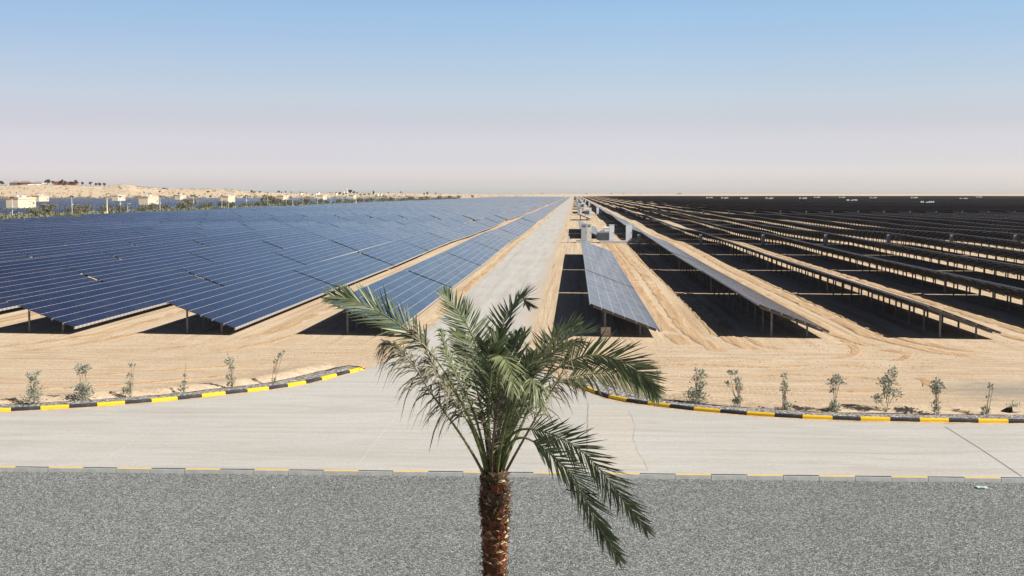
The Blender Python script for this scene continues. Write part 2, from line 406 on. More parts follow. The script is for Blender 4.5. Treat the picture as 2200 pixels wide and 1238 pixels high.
# ------------------------------------------------------------------ roads, gravel, kerbs
NEARY = 34.55
def flat(name, pts, z, mat):
    tris = tessellate_polygon([[Vector((p[0], p[1], 0)) for p in pts]])
    mb = MB(); mb.add([(p[0], p[1], z) for p in pts], [tuple(t) for t in tris])
    me = mb.mesh(name, mat)
    for p in me.polygons:
        if p.normal.z < 0: p.flip()
    return link(name, me)
LK = [(0,887),(24,885.8),(87,882.4),(149,879),(209,875),(269,870.5),(326,866),(382,861),(434,855.5),(485,849.5),(532,844.3),(578,839),(619,833),(658,826),(692,818.5),(724,810),(752,803),(782,795.5)]
RK = [(1216,819.5),(1227,827),(1253,838),(1278,847.5),(1307,857.5),(1345,865.5),(1391,872),(1438,878),(1490,884.2),(1547,889.3),(1604,894),(1664,898),(1724,901.5),(1789,904.2),(1849,905.7),(1913,907),(1976,908.2),(2039,909.3),(2102,910.2),(2167,911)]
LP = [gp(*q) for q in LK]; RP = [gp(*q) for q in RK]
d = (LP[1] - LP[2]).normalized()
LP = [LP[1] + d * k for k in (7, 6, 5, 4, 3, 2, 1)] + LP[1:]
LPcol0 = 1                                    # block 6 (x<24 px) is yellow -> parity
d = (RP[-1] - RP[-2]).normalized(); RP = RP + [RP[-1] + d * k for k in (1, 2, 3, 4, 5, 6)]
xl, xr = LP[0].x - 60, RP[-1].x + 60
road = [(xl, NEARY + .05), (xr, NEARY + .05), (xr, RP[-1].y)] + [(p.x, p.y + .03) for p in reversed(RP)] + \
       [(-.75, 53.2), (-1.3, 55.0), (-1.9, 57.5), (-2.3, 60.0), (-8.6, 60.0), (-8.9, 58), (-9.2, 56.2)] + [(p.x, p.y + .03) for p in reversed(LP)] + [(xl, LP[0].y - 3)]
struct(flat('road', road, .02, M['road']))
# the long service road
ys = [y for y in YL if y >= 60 and y <= 3400]; mb = MB(); vs = []
R2 = random.Random(3)
sub = []
for a, b in zip(ys, ys[1:]):
    n = 3 if a < 300 else 1
    sub += [a + (b - a) * k / n for k in range(n)]
def rowz(x, y):    # same surface the ground mesh has
    import bisect
    i = max(0, min(len(YL) - 2, bisect.bisect_right(YL, y) - 1)); a, b = YL[i], YL[i+1]; k = (y - a) / (b - a)
    j = max(0, min(len(XL) - 2, bisect.bisect_right(XL, x) - 1)); c, d_ = XL[j], XL[j+1]; m = (x - c) / (d_ - c)
    return (tz(c, a) * (1 - m) + tz(d_, a) * m) * (1 - k) + (tz(c, b) * (1 - m) + tz(d_, b) * m) * k
for y in sub:
    e0 = -8.55 + .22 * mnoise.noise(Vector((0, y * .12, 0)))
    e1 = -2.35 + .30 * mnoise.noise(Vector((9, y * .10, 0)))
    off = .02 + .012 * (y / 100)
    for x in (e0, -6.5, -4.5, e1): vs.append((x, y, rowz(x, y) + off))
fs = [(j*4+i, j*4+i+1, (j+1)*4+i+1, (j+1)*4+i) for j in range(len(sub)-1) for i in range(3)]
mb.add(vs, fs); struct(mb.obj('service_road', M['road'], smooth=True))
# concrete patch and joints
pp = [gp(*q) for q in ((1264, 866), (1352, 884), (1366, 915), (1362, 950), (1378, 985), (1392, 1012), (1262, 1010))]
struct(flat('road_patch', [(p.x, p.y) for p in pp], .026, M['patch']))
def joint(pts, w, mat, z=.031, jag=0):
    P = [gp(*q) for q in pts]; out = []
    for a, b in zip(P, P[1:]):
        n = max(1, int((b - a).length / .5)) if jag else 1
        out += [a.lerp(b, k / n) for k in range(n)]
    out.append(P[-1])
    for p in out[1:-1]: p.x += random.uniform(-jag, jag)
    mb = MB(); vs = []
    for i, p in enumerate(out):
        t = (out[min(i+1, len(out)-1)] - out[max(i-1, 0)]).normalized(); s = Vector((-t.y, t.x, 0)) * w / 2
        vs += [(p.x + s.x, p.y + s.y, z), (p.x - s.x, p.y - s.y, z)]
    mb.add(vs, [(2*i, 2*i+1, 2*i+3, 2*i+2) for i in range(len(out)-1)]); return struct(mb.obj('road_joint', mat))
joint([(2030, 918), (2105, 965), (2196, 1026)], .024, M['joint_d'], .031)
joint([(385, 897), (300, 940), (218, 995)], .018, M['joint_l'], .032)
joint([(856, 889), (800, 960), (765, 1007)], .016, M['joint_l'], .033)
joint([(1352, 884), (1366, 915), (1362, 950), (1378, 985), (1392, 1012)], .009, M['joint_c'], .036, .05)
joint([(1264, 866), (1262, 935), (1262, 1010)], .012, M['joint_c'], .035, .02)
joint([(1195, 930), (1262, 925)], .02, M['joint_l'], .034)
# gravel yard
struct(flat('gravel_yard', [(-60, -40), (60, -40), (60, NEARY - .11), (-60, NEARY - .11)], .03, M['gravel']))
rs = np.random.default_rng(5)
def pebbles(name, xx, yy, sz, zb, mat, flat_=.8):
    n_ = len(xx); base = np.array([[1, 0, 0], [0, 1, 0], [-1, 0, 0], [0, -1, 0], [0, 0, flat_], [.0, 0, -.6]])
    V = base[None] * sz[:, None, None] * rs.uniform(.6, 1.25, (n_, 6, 1)); an = rs.uniform(0, 6.28, n_)
    ca, sa = np.cos(an)[:, None], np.sin(an)[:, None]
    V = np.stack([V[..., 0] * ca - V[..., 1] * sa + xx[:, None], V[..., 0] * sa + V[..., 1] * ca + yy[:, None], V[..., 2] + zb], -1)
    tri = np.array([[0,1,4],[1,2,4],[2,3,4],[3,0,4],[1,0,5],[2,1,5],[3,2,5],[0,3,5]])
    Ft = (tri[None] + 6 * np.arange(n_)[:, None, None]).reshape(-1, 3)
    me = bpy.data.meshes.new(name); me.vertices.add(n_ * 6); me.vertices.foreach_set('co', V.reshape(-1).astype(np.float32))
    me.loops.add(len(Ft) * 3); me.loops.foreach_set('vertex_index', Ft.reshape(-1).astype(np.int32))
    me.polygons.add(len(Ft)); me.polygons.foreach_set('loop_start', np.arange(0, len(Ft) * 3, 3, dtype=np.int32)); me.polygons.foreach_set('loop_total', np.full(len(Ft), 3, dtype=np.int32))
    me.update(calc_edges=True); me.materials.append(mat); return me
NS = 70000
yy = rs.uniform(23.5, NEARY - .14, NS); xx = (rs.uniform(-.47, .43, NS)) * yy; sz = rs.uniform(.007, .015, NS) * (1 + 1.3 * (rs.random(NS) > .985))
t = NT('loose_stone'); g = t.N('ShaderNodeNewGeometry'); t.col(t.mix(1, t.ramp(g.outputs['Random Per Island'], [(0, .12), (.3, .27), (.6, .37), (.85, .47), (1, .66)]), (.88, .91, .885), 'MULTIPLY')); t.set(.8)
me = pebbles('loose_stones', xx, yy, sz, .036, t.m)
# clods kicked up along the wheel marks of the sand apron
NC = 9000; yc = rs.uniform(57, 75, NC); xc = rs.uniform(-.46, .44, NC) * yc
keep = np.array([mnoise.noise(Vector((a * .12, b * .9, 2))) > .02 for a, b in zip(xc, yc)])
stuff(link('sand_clods', pebbles('sand_clods', xc[keep], yc[keep], rs.uniform(.012, .05, int(keep.sum())) * rs.uniform(.5, 1, int(keep.sum())), .008, M['track'], .6)), 'small sand clods scattered over the churned sand apron', 'sand clods')
stuff(link('loose_stones', me), 'loose grey stones covering the gravel yard in the foreground', 'gravel')

def kerb_block(a, b, par, mats, top=.15, w=.16, back=True):
    """chamfered stone from a to b; road side is to the right of a->b"""
    L = (b - a).length; ang = atan2(b.y - a.y, b.x - a.x); g = .006
    prof = [(0, -.05), (0, top - .035), (.03, top), (w - .01, top), (w, top - .01), (w, -.05)]
    mb = MB(); vs = [(g, q[0], q[1]) for q in prof] + [(L - g, q[0], q[1]) for q in prof]; n = len(prof)
    mb.add(vs, [(i, i+1, n+i+1, n+i)[::-1] for i in range(3)] + [tuple(range(n))[::1], tuple(range(n, 2*n))[::-1]], 0)
    mb.add(vs, [(i, i+1, n+i+1, n+i)[::-1] for i in range(3, 5)], 1)
    o = mb.obj('kerb_stone', mats, par); me = o.data
    o.location = (a.x, a.y, 0); o.rotation_euler = (0, 0, ang); return o
kl = thing('kerb', 'yellow and black kerb curving up to the junction on the left', 'kerb')
for i, (a, b) in enumerate(zip(LP, LP[1:])):
    k = kerb_block(a, b, kl, [M['yellow'] if i % 2 == 0 else M['black'], M['kerbback']])
    k['label'] = 'yellow kerb stone' if i % 2 == 0 else 'black kerb stone'
kr = thing('kerb', 'yellow and black kerb curving along the right of the junction', 'kerb')
for i, (a, b) in enumerate(zip(RP, RP[1:])):
    k = kerb_block(a, b, kr, [M['yellow'] if i % 2 == 0 else M['black'], M['kerbback']]); k['label'] = 'yellow kerb stone' if i % 2 == 0 else 'black kerb stone'
kn = thing('kerb', 'straight kerb seen from behind between grey gravel and concrete road', 'kerb')
xa, xb = gp(97, 1009, .14).x, gp(1451, 1019, .14).x; pit = (xb - xa) / 18
for i in range(-4, 34):
    a = Vector((xa + pit * (i + 1), NEARY + .05 , 0)); b = Vector((xa + pit * i, NEARY + .05, 0))
    k = kerb_block(a, b, kn, [M['yellow'] if i % 2 == 0 else M['black'], M['kerbback']], .15)
    k['label'] = 'kerb stone with yellow top' if i % 2 == 0 else 'kerb stone with black top'

def offset_line(P, dist):
    out = []
    for i, p in enumerate(P):
        t = (P[min(i+1, len(P)-1)] - P[max(i-1, 0)]).normalized(); n = Vector((-t.y, t.x, 0)); out.append(p + n * dist)
    return out
def ribbon(name, P, prof, mat, jag=0, seed=1, z=0.0):
    """prof: (offset, height) pairs swept along P"""
    lines = [offset_line(P, o_) for o_, h in prof]; vs = []; n = len(prof)
    for i in range(len(P)):
        for j, (o_, h) in enumerate(prof):
            q = lines[j][i]; nz = mnoise.noise(Vector((q.x * 1.7, q.y * 1.7, seed)))
            vs.append((q.x + jag * nz, q.y + jag * mnoise.noise(Vector((q.x * 1.9, q.y, seed + 9))), z + h * (1 + .5 * nz)))
    mb = MB(); mb.add(vs, [(i*n+j, (i+1)*n+j, (i+1)*n+j+1, i*n+j+1) for i in range(len(P)-1) for j in range(n-1)])
    return struct(mb.obj(name, mat, smooth=True))
def dense(P, step):
    out = []
    for a, b in zip(P, P[1:]):
        n = max(1, int((b - a).length / step)); out += [a.lerp(b, k / n) for k in range(n)]
    return out + [P[-1]]
for nm, P, sd in (('l', LP, 2), ('r', RP, 5)):
    D_ = dense([Vector(p) for p in P], .35)
    ribbon('planting_strip', D_, [(.15, .12), (.6, .115), (1.2, .10), (1.8, .02)], M['gravel2'], .08, sd)
    ribbon('sand_bank', D_, [(1.3, .0), (1.5, .13), (1.95, .24), (2.5, .17), (3.3, .06), (4.2, -.01)], M['sand'], .15, sd + 20)
    E_ = [p + Vector((0, -.02, 0)) for p in D_]
    ribbon('sand_drift', E_, [(-.34, -.006), (-.2, .001), (-.08, .006), (.03, .014)], M['sand'], .16, sd + 40, .021)
    hp = [p + Vector((0, 0, .125)) for p in offset_line(D_, 1.15)]
    for q in hp:
        w = mnoise.noise(Vector((q.x * .9, q.y * .9, sd))) * .16; q.y += w
        q.z = .10 + .02 * mnoise.noise(Vector((q.x * 2, 1, sd)))
    mb = MB(); mb.tube(hp, .012, 5)
    tag(mb.obj('irrigation_hose', M['hose']), 'black irrigation hose lying behind the %s kerb' % ('left' if nm == 'l' else 'right'), 'hose')
# end of the hose that loops at the kerb end
mb = MB(); mb.tube([gp(*q, .12 + h) for q, h in (((700, 797), 0), ((722, 790), .05), ((748, 786), .1), ((772, 788), .08), ((784, 793), .02))], .02, 5)
tag(mb.obj('hose_loop', M['hose']), 'black hose loop at the tip of the left kerb', 'hose')
p = gp(2172, 887, .12); mb = MB(); mb.tube([p + Vector((-.35, .1, -.02)), p + Vector((-.1, .05, .1)), p + Vector((.05, .0, .12))], [.05, .09, .1], 8); mb.tube([p + Vector((.05, -.02, .02)), p + Vector((.6, .05, .0))], .03, 6)
tag(mb.obj('valve_cap', M['hose']), 'black irrigation fitting behind the kerb at the right edge', 'pipe fitting')
# small litter on the gravel
c = gp(2108, 1046, .07); mb = MB(); n = 14
vs = [(c.x, c.y, .085)] + [(c.x + .16 * cos(2*pi*k/n) * (1 + .15 * sin(3*k)), c.y + .13 * sin(2*pi*k/n), .07 + .015 * sin(k * 1.9)) for k in range(n)] + [(c.x + .16 * cos(2*pi*k/n) * (1 + .15 * sin(3*k)), c.y + .13 * sin(2*pi*k/n), .055 + .015 * sin(k * 1.9)) for k in range(n)]
mb.add(vs, [(0, 1+k, 1+(k+1) % n) for k in range(n)] + [(1+k, 1+n+k, 1+n+(k+1) % n, 1+(k+1) % n) for k in range(n)])
tag(mb.obj('plastic_sheet', simple('pale_green_plastic', (.45, .60, .52), .4)), 'pale green scrap of plastic lying on the gravel at right', 'litter')
mb = MB(); mb.tube([gp(1216, 1052, .1), gp(1232, 1056, .09), gp(1262, 1060, .09), gp(1285, 1063, .07)], .022, 6)
tag(mb.obj('pipe_offcut', M['hose']), 'short black pipe offcut on the gravel under the drooping fronds', 'pipe')

# ------------------------------------------------------------------ wheel tracks
def track(P, w=.38, rz=.05, z=.012, seed=0, broken=.0, mat='track'):
    P = dense(P, .6) if len(P) < 400 else P
    offs = (-w, -w*.72, -w*.5, -w*.28, 0, w*.28, w*.5, w*.72, w); lines = [offset_line(P, o_) for o_ in offs]; hs = [-.02, rz, .3*rz, .8*rz, .1*rz, .8*rz, .3*rz, rz, -.02]; vs = []; m = len(offs)
    for i in range(len(P)):
        for j in range(m):
            q = lines[j][i]; nz = mnoise.noise(Vector((q.x * 1.6, q.y * .7, seed))); nb = mnoise.noise(Vector((q.x * .5, q.y * .5, seed + 30)))
            e = .22 * mnoise.noise(Vector((q.y * .5, q.x * .5, seed + 4))) * (abs(j - 4) / 4)
            h = hs[j] * (1 + 1.1 * nz) * min(1, i / 6, (len(P) - 1 - i) / 6); h = h - .05 if nb < broken - .5 else h
            vs.append((q.x + e, q.y + e * .5, rowz(q.x, q.y) + z + h if h > 0 else rowz(q.x, q.y) + h))
    mb = MB(); mb.add(vs, [(i*m+j, (i+1)*m+j, (i+1)*m+j+1, i*m+j+1) for i in range(len(P)-1) for j in range(m-1)])
    return struct(mb.obj('tyre_track', M[mat], smooth=True))
def tail(x, y0, y1, px, py, k=6):
    """straight run along the rows that bends to (px,py) on the apron"""
    P = [Vector((px, py, 0))]; 
    for i in range(1, k + 1):
        t = i / k; q = Vector((px, py, 0)).lerp(Vector((x, y0, 0)), t); q.x = px + (x - px) * (t ** .55) ; P.append(q)
    y = y0
    while y < y1:
        y += 3; P.append(Vector((x + .15 * sin(y * .06 + x), y, 0)))
    return P
LOW = {0: -9.74, 1: -18.94, 2: -27.95}
k = 0
for lx, ex, ey in ((-17.0, -21.5, 62.5), (-15.1, -18.5, 61.5), (-26.2, -30.5, 62.5), (-24.3, -27.5, 61.8), (-35.3, -38.0, 63), (-33.4, -36, 62), (-8.9, -9.6, 62)):
    track(tail(lx, 71, 230, ex, ey), .36, .022, .006 + .002 * k, k, .2); k += 1
for lx, ex, ey, w in ((5.4, 6.3, 64, .5), (6.6, 7.4, 63, .45), (8.2, 9.3, 63.5, .5), (9.0, 10.5, 64.0, .3), (14.6, 16.5, 62.5, .4), (16.3, 19.4, 61.5, .5), (17.4, 20.5, 63.0, .4), (24.0, 26, 63, .4), (25.8, 28.5, 61, .45), (26.8, 30, 63, .4), (33.5, 36, 63, .5), (35.6, 39, 62, .5)):
    track(tail(lx, 71, 250, ex, ey), w, .04, .006 + .0015 * k, k, .15); k += 1
def arc(pts, z, w=.3):
    P = [gp(*q) for q in pts]; out = []
    for i in range(len(P) - 1):
        p0, p1, p2, p3 = P[max(i-1, 0)], P[i], P[i+1], P[min(i+2, len(P)-1)]
        for j in range(8):
            t = j / 8; out.append(.5 * ((2*p1) + (-p0+p2)*t + (2*p0-5*p1+4*p2-p3)*t*t + (-p0+3*p1-3*p2+p3)*t**3))
    out.append(P[-1]); track(out, w, .024, z * .12, z * 100, .36, 'track')
arc([(1772, 716), (1815, 733), (1838, 748), (1835, 760), (1812, 769), (1790, 768)], .05)
arc([(1905, 738), (1940, 752), (1950, 765), (1930, 775), (1880, 772)], .06, .25)
arc([(1600, 812), (1720, 806), (1880, 815), (1975, 838), (1990, 822), (1950, 806)], .05, .22)
arc([(1560, 826), (1700, 834), (1860, 842), (2040, 836)], .055, .2)
arc([(1412, 786), (1500, 784), (1640, 790), (1790, 786), (1960, 794)], .05, .25)
arc([(0, 812), (180, 808), (420, 792), (640, 778)], .05, .22)
arc([(0, 838), (150, 833), (330, 822), (560, 800)], .055, .22)

# ------------------------------------------------------------------ solar tables
TL, PITCHY, Y0 = 30.3, 30.9, 68.8       # table length, spacing, first front edge
TW, ZL, ZH = 3.83, .43, 1.88            # plan width, low and high edge height
TILT = atan2(ZH - ZL, TW); SL = sqrt(TW**2 + (ZH-ZL)**2)
MT = Matrix.Translation((0, 0, ZL)) @ Matrix.Rotation(TILT, 4, 'Y')   # local -x goes up the slope
def panel_mesh():
    mb = MB(); g = .015; w = SL / 6
    for k in range(6):
        a, b = -(k + 1) * w + g, -k * w - g
        vs = [MT @ Vector(q) for q in ((a,0,-.03),(b,0,-.03),(b,TL,-.03),(a,TL,-.03),(a,0,0),(b,0,0),(b,TL,0),(a,TL,0))]
        mb.add(vs, [(4,5,6,7)], 0); mb.add(vs, [(3,2,1,0),(0,1,5,4),(1,2,6,5),(2,3,7,6),(3,0,4,7)], 1)
    return mb
def rail_mb(k, mb=None):
    mb = mb or MB(); w = SL / 6; x = -k * w
    if k == 0: mb.box(x - .02, x + .035, -.03, TL + .03, -.115, .012, 0, MT)
    else: mb.box(x - .0145, x + .0145, -.04, TL + .04, -.10, -.003, 0, MT)
    return mb
LEGY = [.9 + 3.17 * i for i in range(10)]
def rafter_mb(y, mb=None, mi=0):
    mb = mb or MB(); mb.box(-SL + .25, -.12, y - .03, y + .03, -.22, -.1, mi, MT); return mb
def leg_mb(u, y, mb=None, mi=0):
    mb = mb or MB(); x = -TW * u; z = ZL + (ZH - ZL) * u - .2
    mb.box(x - .05, x + .05, y - .035, y + .035, -.45, z, mi); return mb
pm = panel_mesh().mesh('panel_array', [M['glass'], M['back']])
rms = [rail_mb(k).mesh('rail', M['rail']) for k in range(7)]
rfm = rafter_mb(0).mesh('rafter', M['steel']); lgm = [leg_mb(.78, 0).mesh('leg', M['steel']), leg_mb(.27, 0).mesh('leg', M['steel'])]
mb = panel_mesh()
for k in range(7): rail_mb(k, mb); mb.m[-6:] = [2] * 6
for y in LEGY:
    rafter_mb(y, mb, 3); leg_mb(.78, y, mb, 3); leg_mb(.27, y, mb, 3)
onemesh = mb.mesh('solar_table', [M['glass'], M['back'], M['rail'], M['steel']])
def rowx(r): return (-9.74 - 9.12 * r) if r >= 0 else 0
def left_x(r): return -9.74 - 9.12 * r
def right_x(r): return 4.69 + 9.17 * r
tabs = []
BLOCK = [345.0, 613.0, 881.0, 1149.0, 1417.0, 1690, 1960]
for r in range(15):
    X = left_x(r); i = 0; y = Y0; b = 0
    while y < 2600:
        if r >= 1 and i and i % 9 == 0: y += 5.0
        if X > -.50 * (y + TL) - 4: tabs.append((0, r, i, X, y))
        y += PITCHY; i += 1
for r in range(100):
    X = right_x(r); y = Y0; i = 0
    if r == 0:
        ysr = [Y0, Y0 + PITCHY, Y0 + 2*PITCHY, 224, 224 + PITCHY, 359, 461+30, 522, 583+44, 700-0, 760, 791, 860, 891, 950, 1030, 1061, 1150, 1240, 1271, 1380, 1411, 1500]
        for i, y in enumerate(ysr): tabs.append((1, 0, i, X, y))
        continue
    while y < 1500:
        if X < .43 * (y + TL) + 6: tabs.append((1, r, i, X, y))
        y += PITCHY; i += 1
def key(t):
    X = t[3]; y = t[4] + TL / 2; d = sqrt(X * X + y * y)
    if t[0]: d *= 1.12
    pxa = proj(X, t[4] + TL, 0)[0]; 
    if pxa < -40 or pxa > 2240: d += 5000
    return d
tabs.sort(key=key)
NIND, NPART = 300, 84
TILTJ = random.Random(77)
def slope_place(o, X, y):
    za, zb = tz(X - 2, y + 1), tz(X - 2, y + TL - 1)
    o.location = (X, y, za); o.rotation_euler = (atan2(zb - za, TL - 2), TILTJ.gauss(0, .0045), 0)
for n, (side, r, i, X, y) in enumerate(tabs[:NIND]):
    if side == 0: lab = 'blue panel table, %s from the front in %s row left of the road' % (ordn(i), ordn(r))
    elif r == 0: lab = 'grey panel table, %s from the front in the row beside the road on the right' % ordn(i)
    else: lab = 'dark backed panel table, %s from the front in %s row right of the road' % (ordn(i), ordn(r))
    if n < NPART:
        o = thing('solar_table', lab, 'solar panels', group='solar panel tables in long parallel rows')
        link('panel_array', pm, o)
        for k in range(7): link('rail', rms[k], o)
        for yy_ in LEGY:
            link('rafter', rfm, o, (0, yy_, 0)); link('leg', lgm[0], o, (0, yy_, 0)); link('leg', lgm[1], o, (0, yy_, 0))
    else:
        o = tag(link('solar_table', onemesh), lab, 'solar panels', 'solar panel tables in long parallel rows')
    slope_place(o, X, y)
far = MB()
def far_table(X, ya, yb, legs, rails=True):
    z0, z1 = tz(X - 2, ya), tz(X - 2, yb)
    P = [(X, ya, z0 + ZL), (X - TW, ya, z0 + ZH), (X - TW, yb, z1 + ZH), (X, yb, z1 + ZL)]
    far.add(P, [(0, 3, 2, 1)], 0)
    far.add([(q[0] - .01, q[1], q[2] - .05) for q in P], [(0, 1, 2, 3)], 1)
    if rails:
        far.add([(X + .015, ya, z0 + ZL + .01), (X + .015, yb, z1 + ZL + .01), (X + .015, yb, z1 + ZL - .1), (X + .015, ya, z0 + ZL - .1)], [(3, 2, 1, 0)], 2)
        q = .014
        for k in range(1, 6):
            u = k / 6; a = (X - TW * u, z0 + ZL + (ZH-ZL) * u + .008); b = (X - TW * u, z1 + ZL + (ZH-ZL) * u + .008)
            far.add([(a[0]+q, ya, a[1] - .007), (a[0]+q, yb, b[1] - .007), (b[0]-q, yb, b[1] + .007), (a[0]-q, ya, a[1] + .007)], [(0, 1, 2, 3)], 2)
    far.add([(X - TW - .01, ya, z0 + ZH), (X - TW - .01, yb, z1 + ZH), (X - TW - .01, yb, z1 + ZH - .1), (X - TW - .01, ya, z0 + ZH - .1)], [(0, 1, 2, 3)], 3)
    far.add([(X - TW - .01, ya, z0 + ZH + .004), (X - TW + .07, ya, z0 + ZH - .02), (X - TW + .07, yb, z1 + ZH - .02), (X - TW - .01, yb, z1 + ZH + .004)], [(0, 1, 2, 3)], 2)
    if legs:
        n = int((yb - ya) / 3.17)
        for j in range(n):
            yy_ = ya + .9 + 3.17 * j
            for u in (.27, .78):
                x = X - TW * u; z = ZL + (ZH - ZL) * u - .05; g = tz(x, yy_)
                far.box(x - .05, x + .05, yy_ - .035, yy_ + .035, g - .3, g + z, 3, skip=(0, 1))
for side, r, i, X, y in tabs[NIND:]:
    far_table(X, y, y + TL, y < 620 and side == 1, y < 900)
for r in range(160):
    X = right_x(r); y = 1500
    while y < 3250:
        if X < .44 * (y + 92): far_table(X, y, y + 92, False, False)
        y += 92.7
for X in np.arange(-204, -700, -9.12):
    y = 330.0; seg = 30.3
    while y < 1600:
        g = any(abs(y + 15 - b_) < 16 for b_ in BLOCK)
        if X > -.52 * (y + seg) and X < -.0 and not g: far_table(float(X), y, y + seg, False, y < 700)
        y += seg + .6
stuff(far.obj('solar_tables', [M['glass'], M['back'], M['rail'], M['farsteel']]), 'rows of distant solar panel tables running to the horizon', 'solar panels')
# plywood board leaning on the first post
mb = MB(); mb.box(-.27, .27, -.01, .01, 0, .52, 0); o = mb.obj('plywood_board', M['ply']); p = gp(1301, 721); o.location = (p.x, 69.35, .0); o.rotation_euler = (radians(-8), 0, 0)
for hx in (-.06, .12):
    h = MB(); h.tube([(hx, -.013, .24), (hx, -.018, .24)], .03, 8); h.obj('bolt_hole', M['dark'], o)
tag(o, 'small plywood board leaning on the front post right of the road', 'board')

# string boxes standing at the backs of the rows
mbb = MB(); mbb.box(-.24, .24, -.14, .14, .12, 1.62, 0)
mdoor = MB(); mdoor.box(-.21, .21, -.155, -.142, .17, 1.56, 0)
mleg = MB(); mleg.box(-.22, -.16, -.1, .1, -.2, .12, 0); mleg.box(.16, .22, -.1, .1, -.2, .12, 0)
bme, dme, lme = mbb.mesh('body', M['boxgrey']), mdoor.mesh('door', M['boxgrey']), mleg.mesh('stand', M['dark'])
for j, yb in enumerate((188.0, 456.0, 724.0)):
    for r in range(1, 40 if j == 0 else 60):
        X = right_x(r) - TW - .45
        if X > .42 * yb or (j == 2 and r > 30): continue
        o = thing('string_box', 'grey box behind %s row right of the road, in the %s line of boxes' % (ordn(r), ('nearest', 'middle', 'farthest')[j]), 'electrical box', (X, yb, tz(X, yb)), 0, 'electrical boxes behind the panel rows')
        link('body', bme, o)
        if j < 2: link('door', dme, o); link('stand', lme, o)
for X, yb in ((4.9, 190.5), (5.6, 186.5)):
    pass

# ------------------------------------------------------------------ inverter stations beside the road
def cab(name, lab, x, y, w, d, h, mat, z0=.35, louv=True, group=None, door=True):
    o = thing(name, lab, 'cabinet', (x, y, tz(x, y)), 0, group)
    b = MB(); b.box(-w/2, w/2, -d/2, d/2, z0, z0 + h); b.obj('body', mat, o)
    b = MB(); b.box(-w/2 - .03, w/2 + .03, -d/2 - .04, d/2 + .03, z0 + h + .002, z0 + h + .06); b.obj('roof', mat, o)
    if door:
        b = MB(); b.box(-w/2 + .04, w/2 - .04, -d/2 - .02, -d/2 - .002, z0 + .08, z0 + h - .06); dd = b.obj('door', mat, o)
        b = MB(); b.box(w/2 - .12, w/2 - .09, -d/2 - .05, -d/2 - .022, z0 + h*.45, z0 + h*.55); b.obj('handle', M['dark'], dd)
    if louv:
        b = MB()
        for k in range(5): b.box(-w*.3, w*.3, -d/2 - .035, -d/2 - .022, z0 + h - .42 + k * .06, z0 + h - .39 + k * .06)
        b.obj('vent', M['dark'], o)
    return o
NAMES = ['nearest', 'second nearest', 'third nearest', 'fourth nearest', 'fifth nearest', 'sixth nearest', 'seventh nearest', 'farthest']
def pad(x0, x1, y0, y1, z, lab):
    b = MB(); g = tz((x0+x1)/2, y0); b.box(x0, x1, y0, y1, g - .5, g + z); return tag(b.obj('concrete_pad', M['pad']), lab, 'concrete pad')
def sx(px, py, y): return at_y(px, py, y).x
for k in range(8):
    dy = 268.0 * k; Y = 197.0 + dy; s = NAMES[k]
    st = ' of the %s roadside station' % s
    pad(.2, 2.6, Y - 1, Y + 2.0, .32, 'low concrete pad under the twin cabinets' + st)
    pad(3.9, 8.1, Y - 3, Y + .2, .36, 'long front concrete pad' + st)
    pad(8.0, 11.4, Y - 1.5, Y + 2, .30, 'dark side pad' + st)
    cab('inverter_cabinet', 'tall blue grey cabinet nearest the road' + st, 1.45, Y, .9, .9, 2.55, M['grey'], .32, k < 3, 'station cabinets', k < 4)
    cab('inverter_cabinet', 'tall beige cabinet behind the blue grey one' + st, 2.25, Y + 1.3, .75, .9, 2.55, M['beige'], .32, k < 3, 'station cabinets', k < 4)
    cab('inverter_cabinet', 'slim white cabinet in the middle' + st, 5.72, Y - 1.4, .78, .8, 2.45, M['white'], .36, False, 'station cabinets', k < 4)
    cab('inverter_cabinet', 'white cabinet on the right side' + st, 8.45, Y + .2, .95, .9, 2.55, M['white'], .30, False, 'station cabinets', k < 4)
    tr = thing('transformer', 'grey finned transformer between the cabinets' + st, 'transformer', (4.6, Y + 1.2, tz(4.6, Y) + .0))
    b = MB(); b.box(-.75, .9, -.7, .7, .25, 1.75); b.obj('tank', M['grey'], tr)
    if k < 5:
        for side in (-1, 1):
            b = MB()
            for q in range(9): b.box(-.62 + q * .17, -.58 + q * .17, *( (-1.0, -.702) if side < 0 else (.702, 1.0)), .45, 1.6)
            b.obj('cooling_fins', M['fin'], tr)
        b = MB()
        for q in range(5): b.box(-1.15, -.752, -.5 + q * .22, -.46 + q * .22, .4, 1.55)
        b.obj('cooling_fins', M['fin'], tr)
        b = MB(); b.tube([(-.2, .25, 2.25), (1.1, .25, 2.25)], .22, 12); b.tube([(0, .25, 1.75), (0, .25, 2.1)], .05, 6); b.tube([(.9, .25, 1.75), (.9, .25, 2.1)], .05, 6); b.obj('conservator', M['white'], tr)
        for q in range(3):
            b = MB(); b.tube([(-.4 + q * .3, -.3, 1.75), (-.4 + q * .3, -.3, 1.95), (-.4 + q * .3, -.3, 2.0), (-.4 + q * .3, -.3, 2.2)], [.07, .07, .04, .03], 8); b.obj('bushing', M['beige'], tr)
        b = MB(); b.tube([(-.9, -.4, .4), (-.9, -.4, 1.2), (-.5, -.4, 1.85), (.2, -.4, 1.95)], .09, 8); b.obj('cable_duct', M['grey'], tr)
    for q, (px_, l_) in enumerate(((-.85, 'front'), (-1.05, 'rear'))):
        b = MB(); yy_ = Y - 3.5 + q * 6.5; b.box(px_ - .07, px_ + .07, yy_ - .05, yy_ + .05, -.2, 1.15); b.box(px_ - .075, px_ + .075, yy_ - .055, yy_ + .055, .95, 1.05, 1)
        o = tag(b.obj('marker_post', [M['white'], M['white']]), '%s white marker post' % l_ + st, 'post', 'white marker posts beside the stations'); o.location.z = tz(px_, yy_)
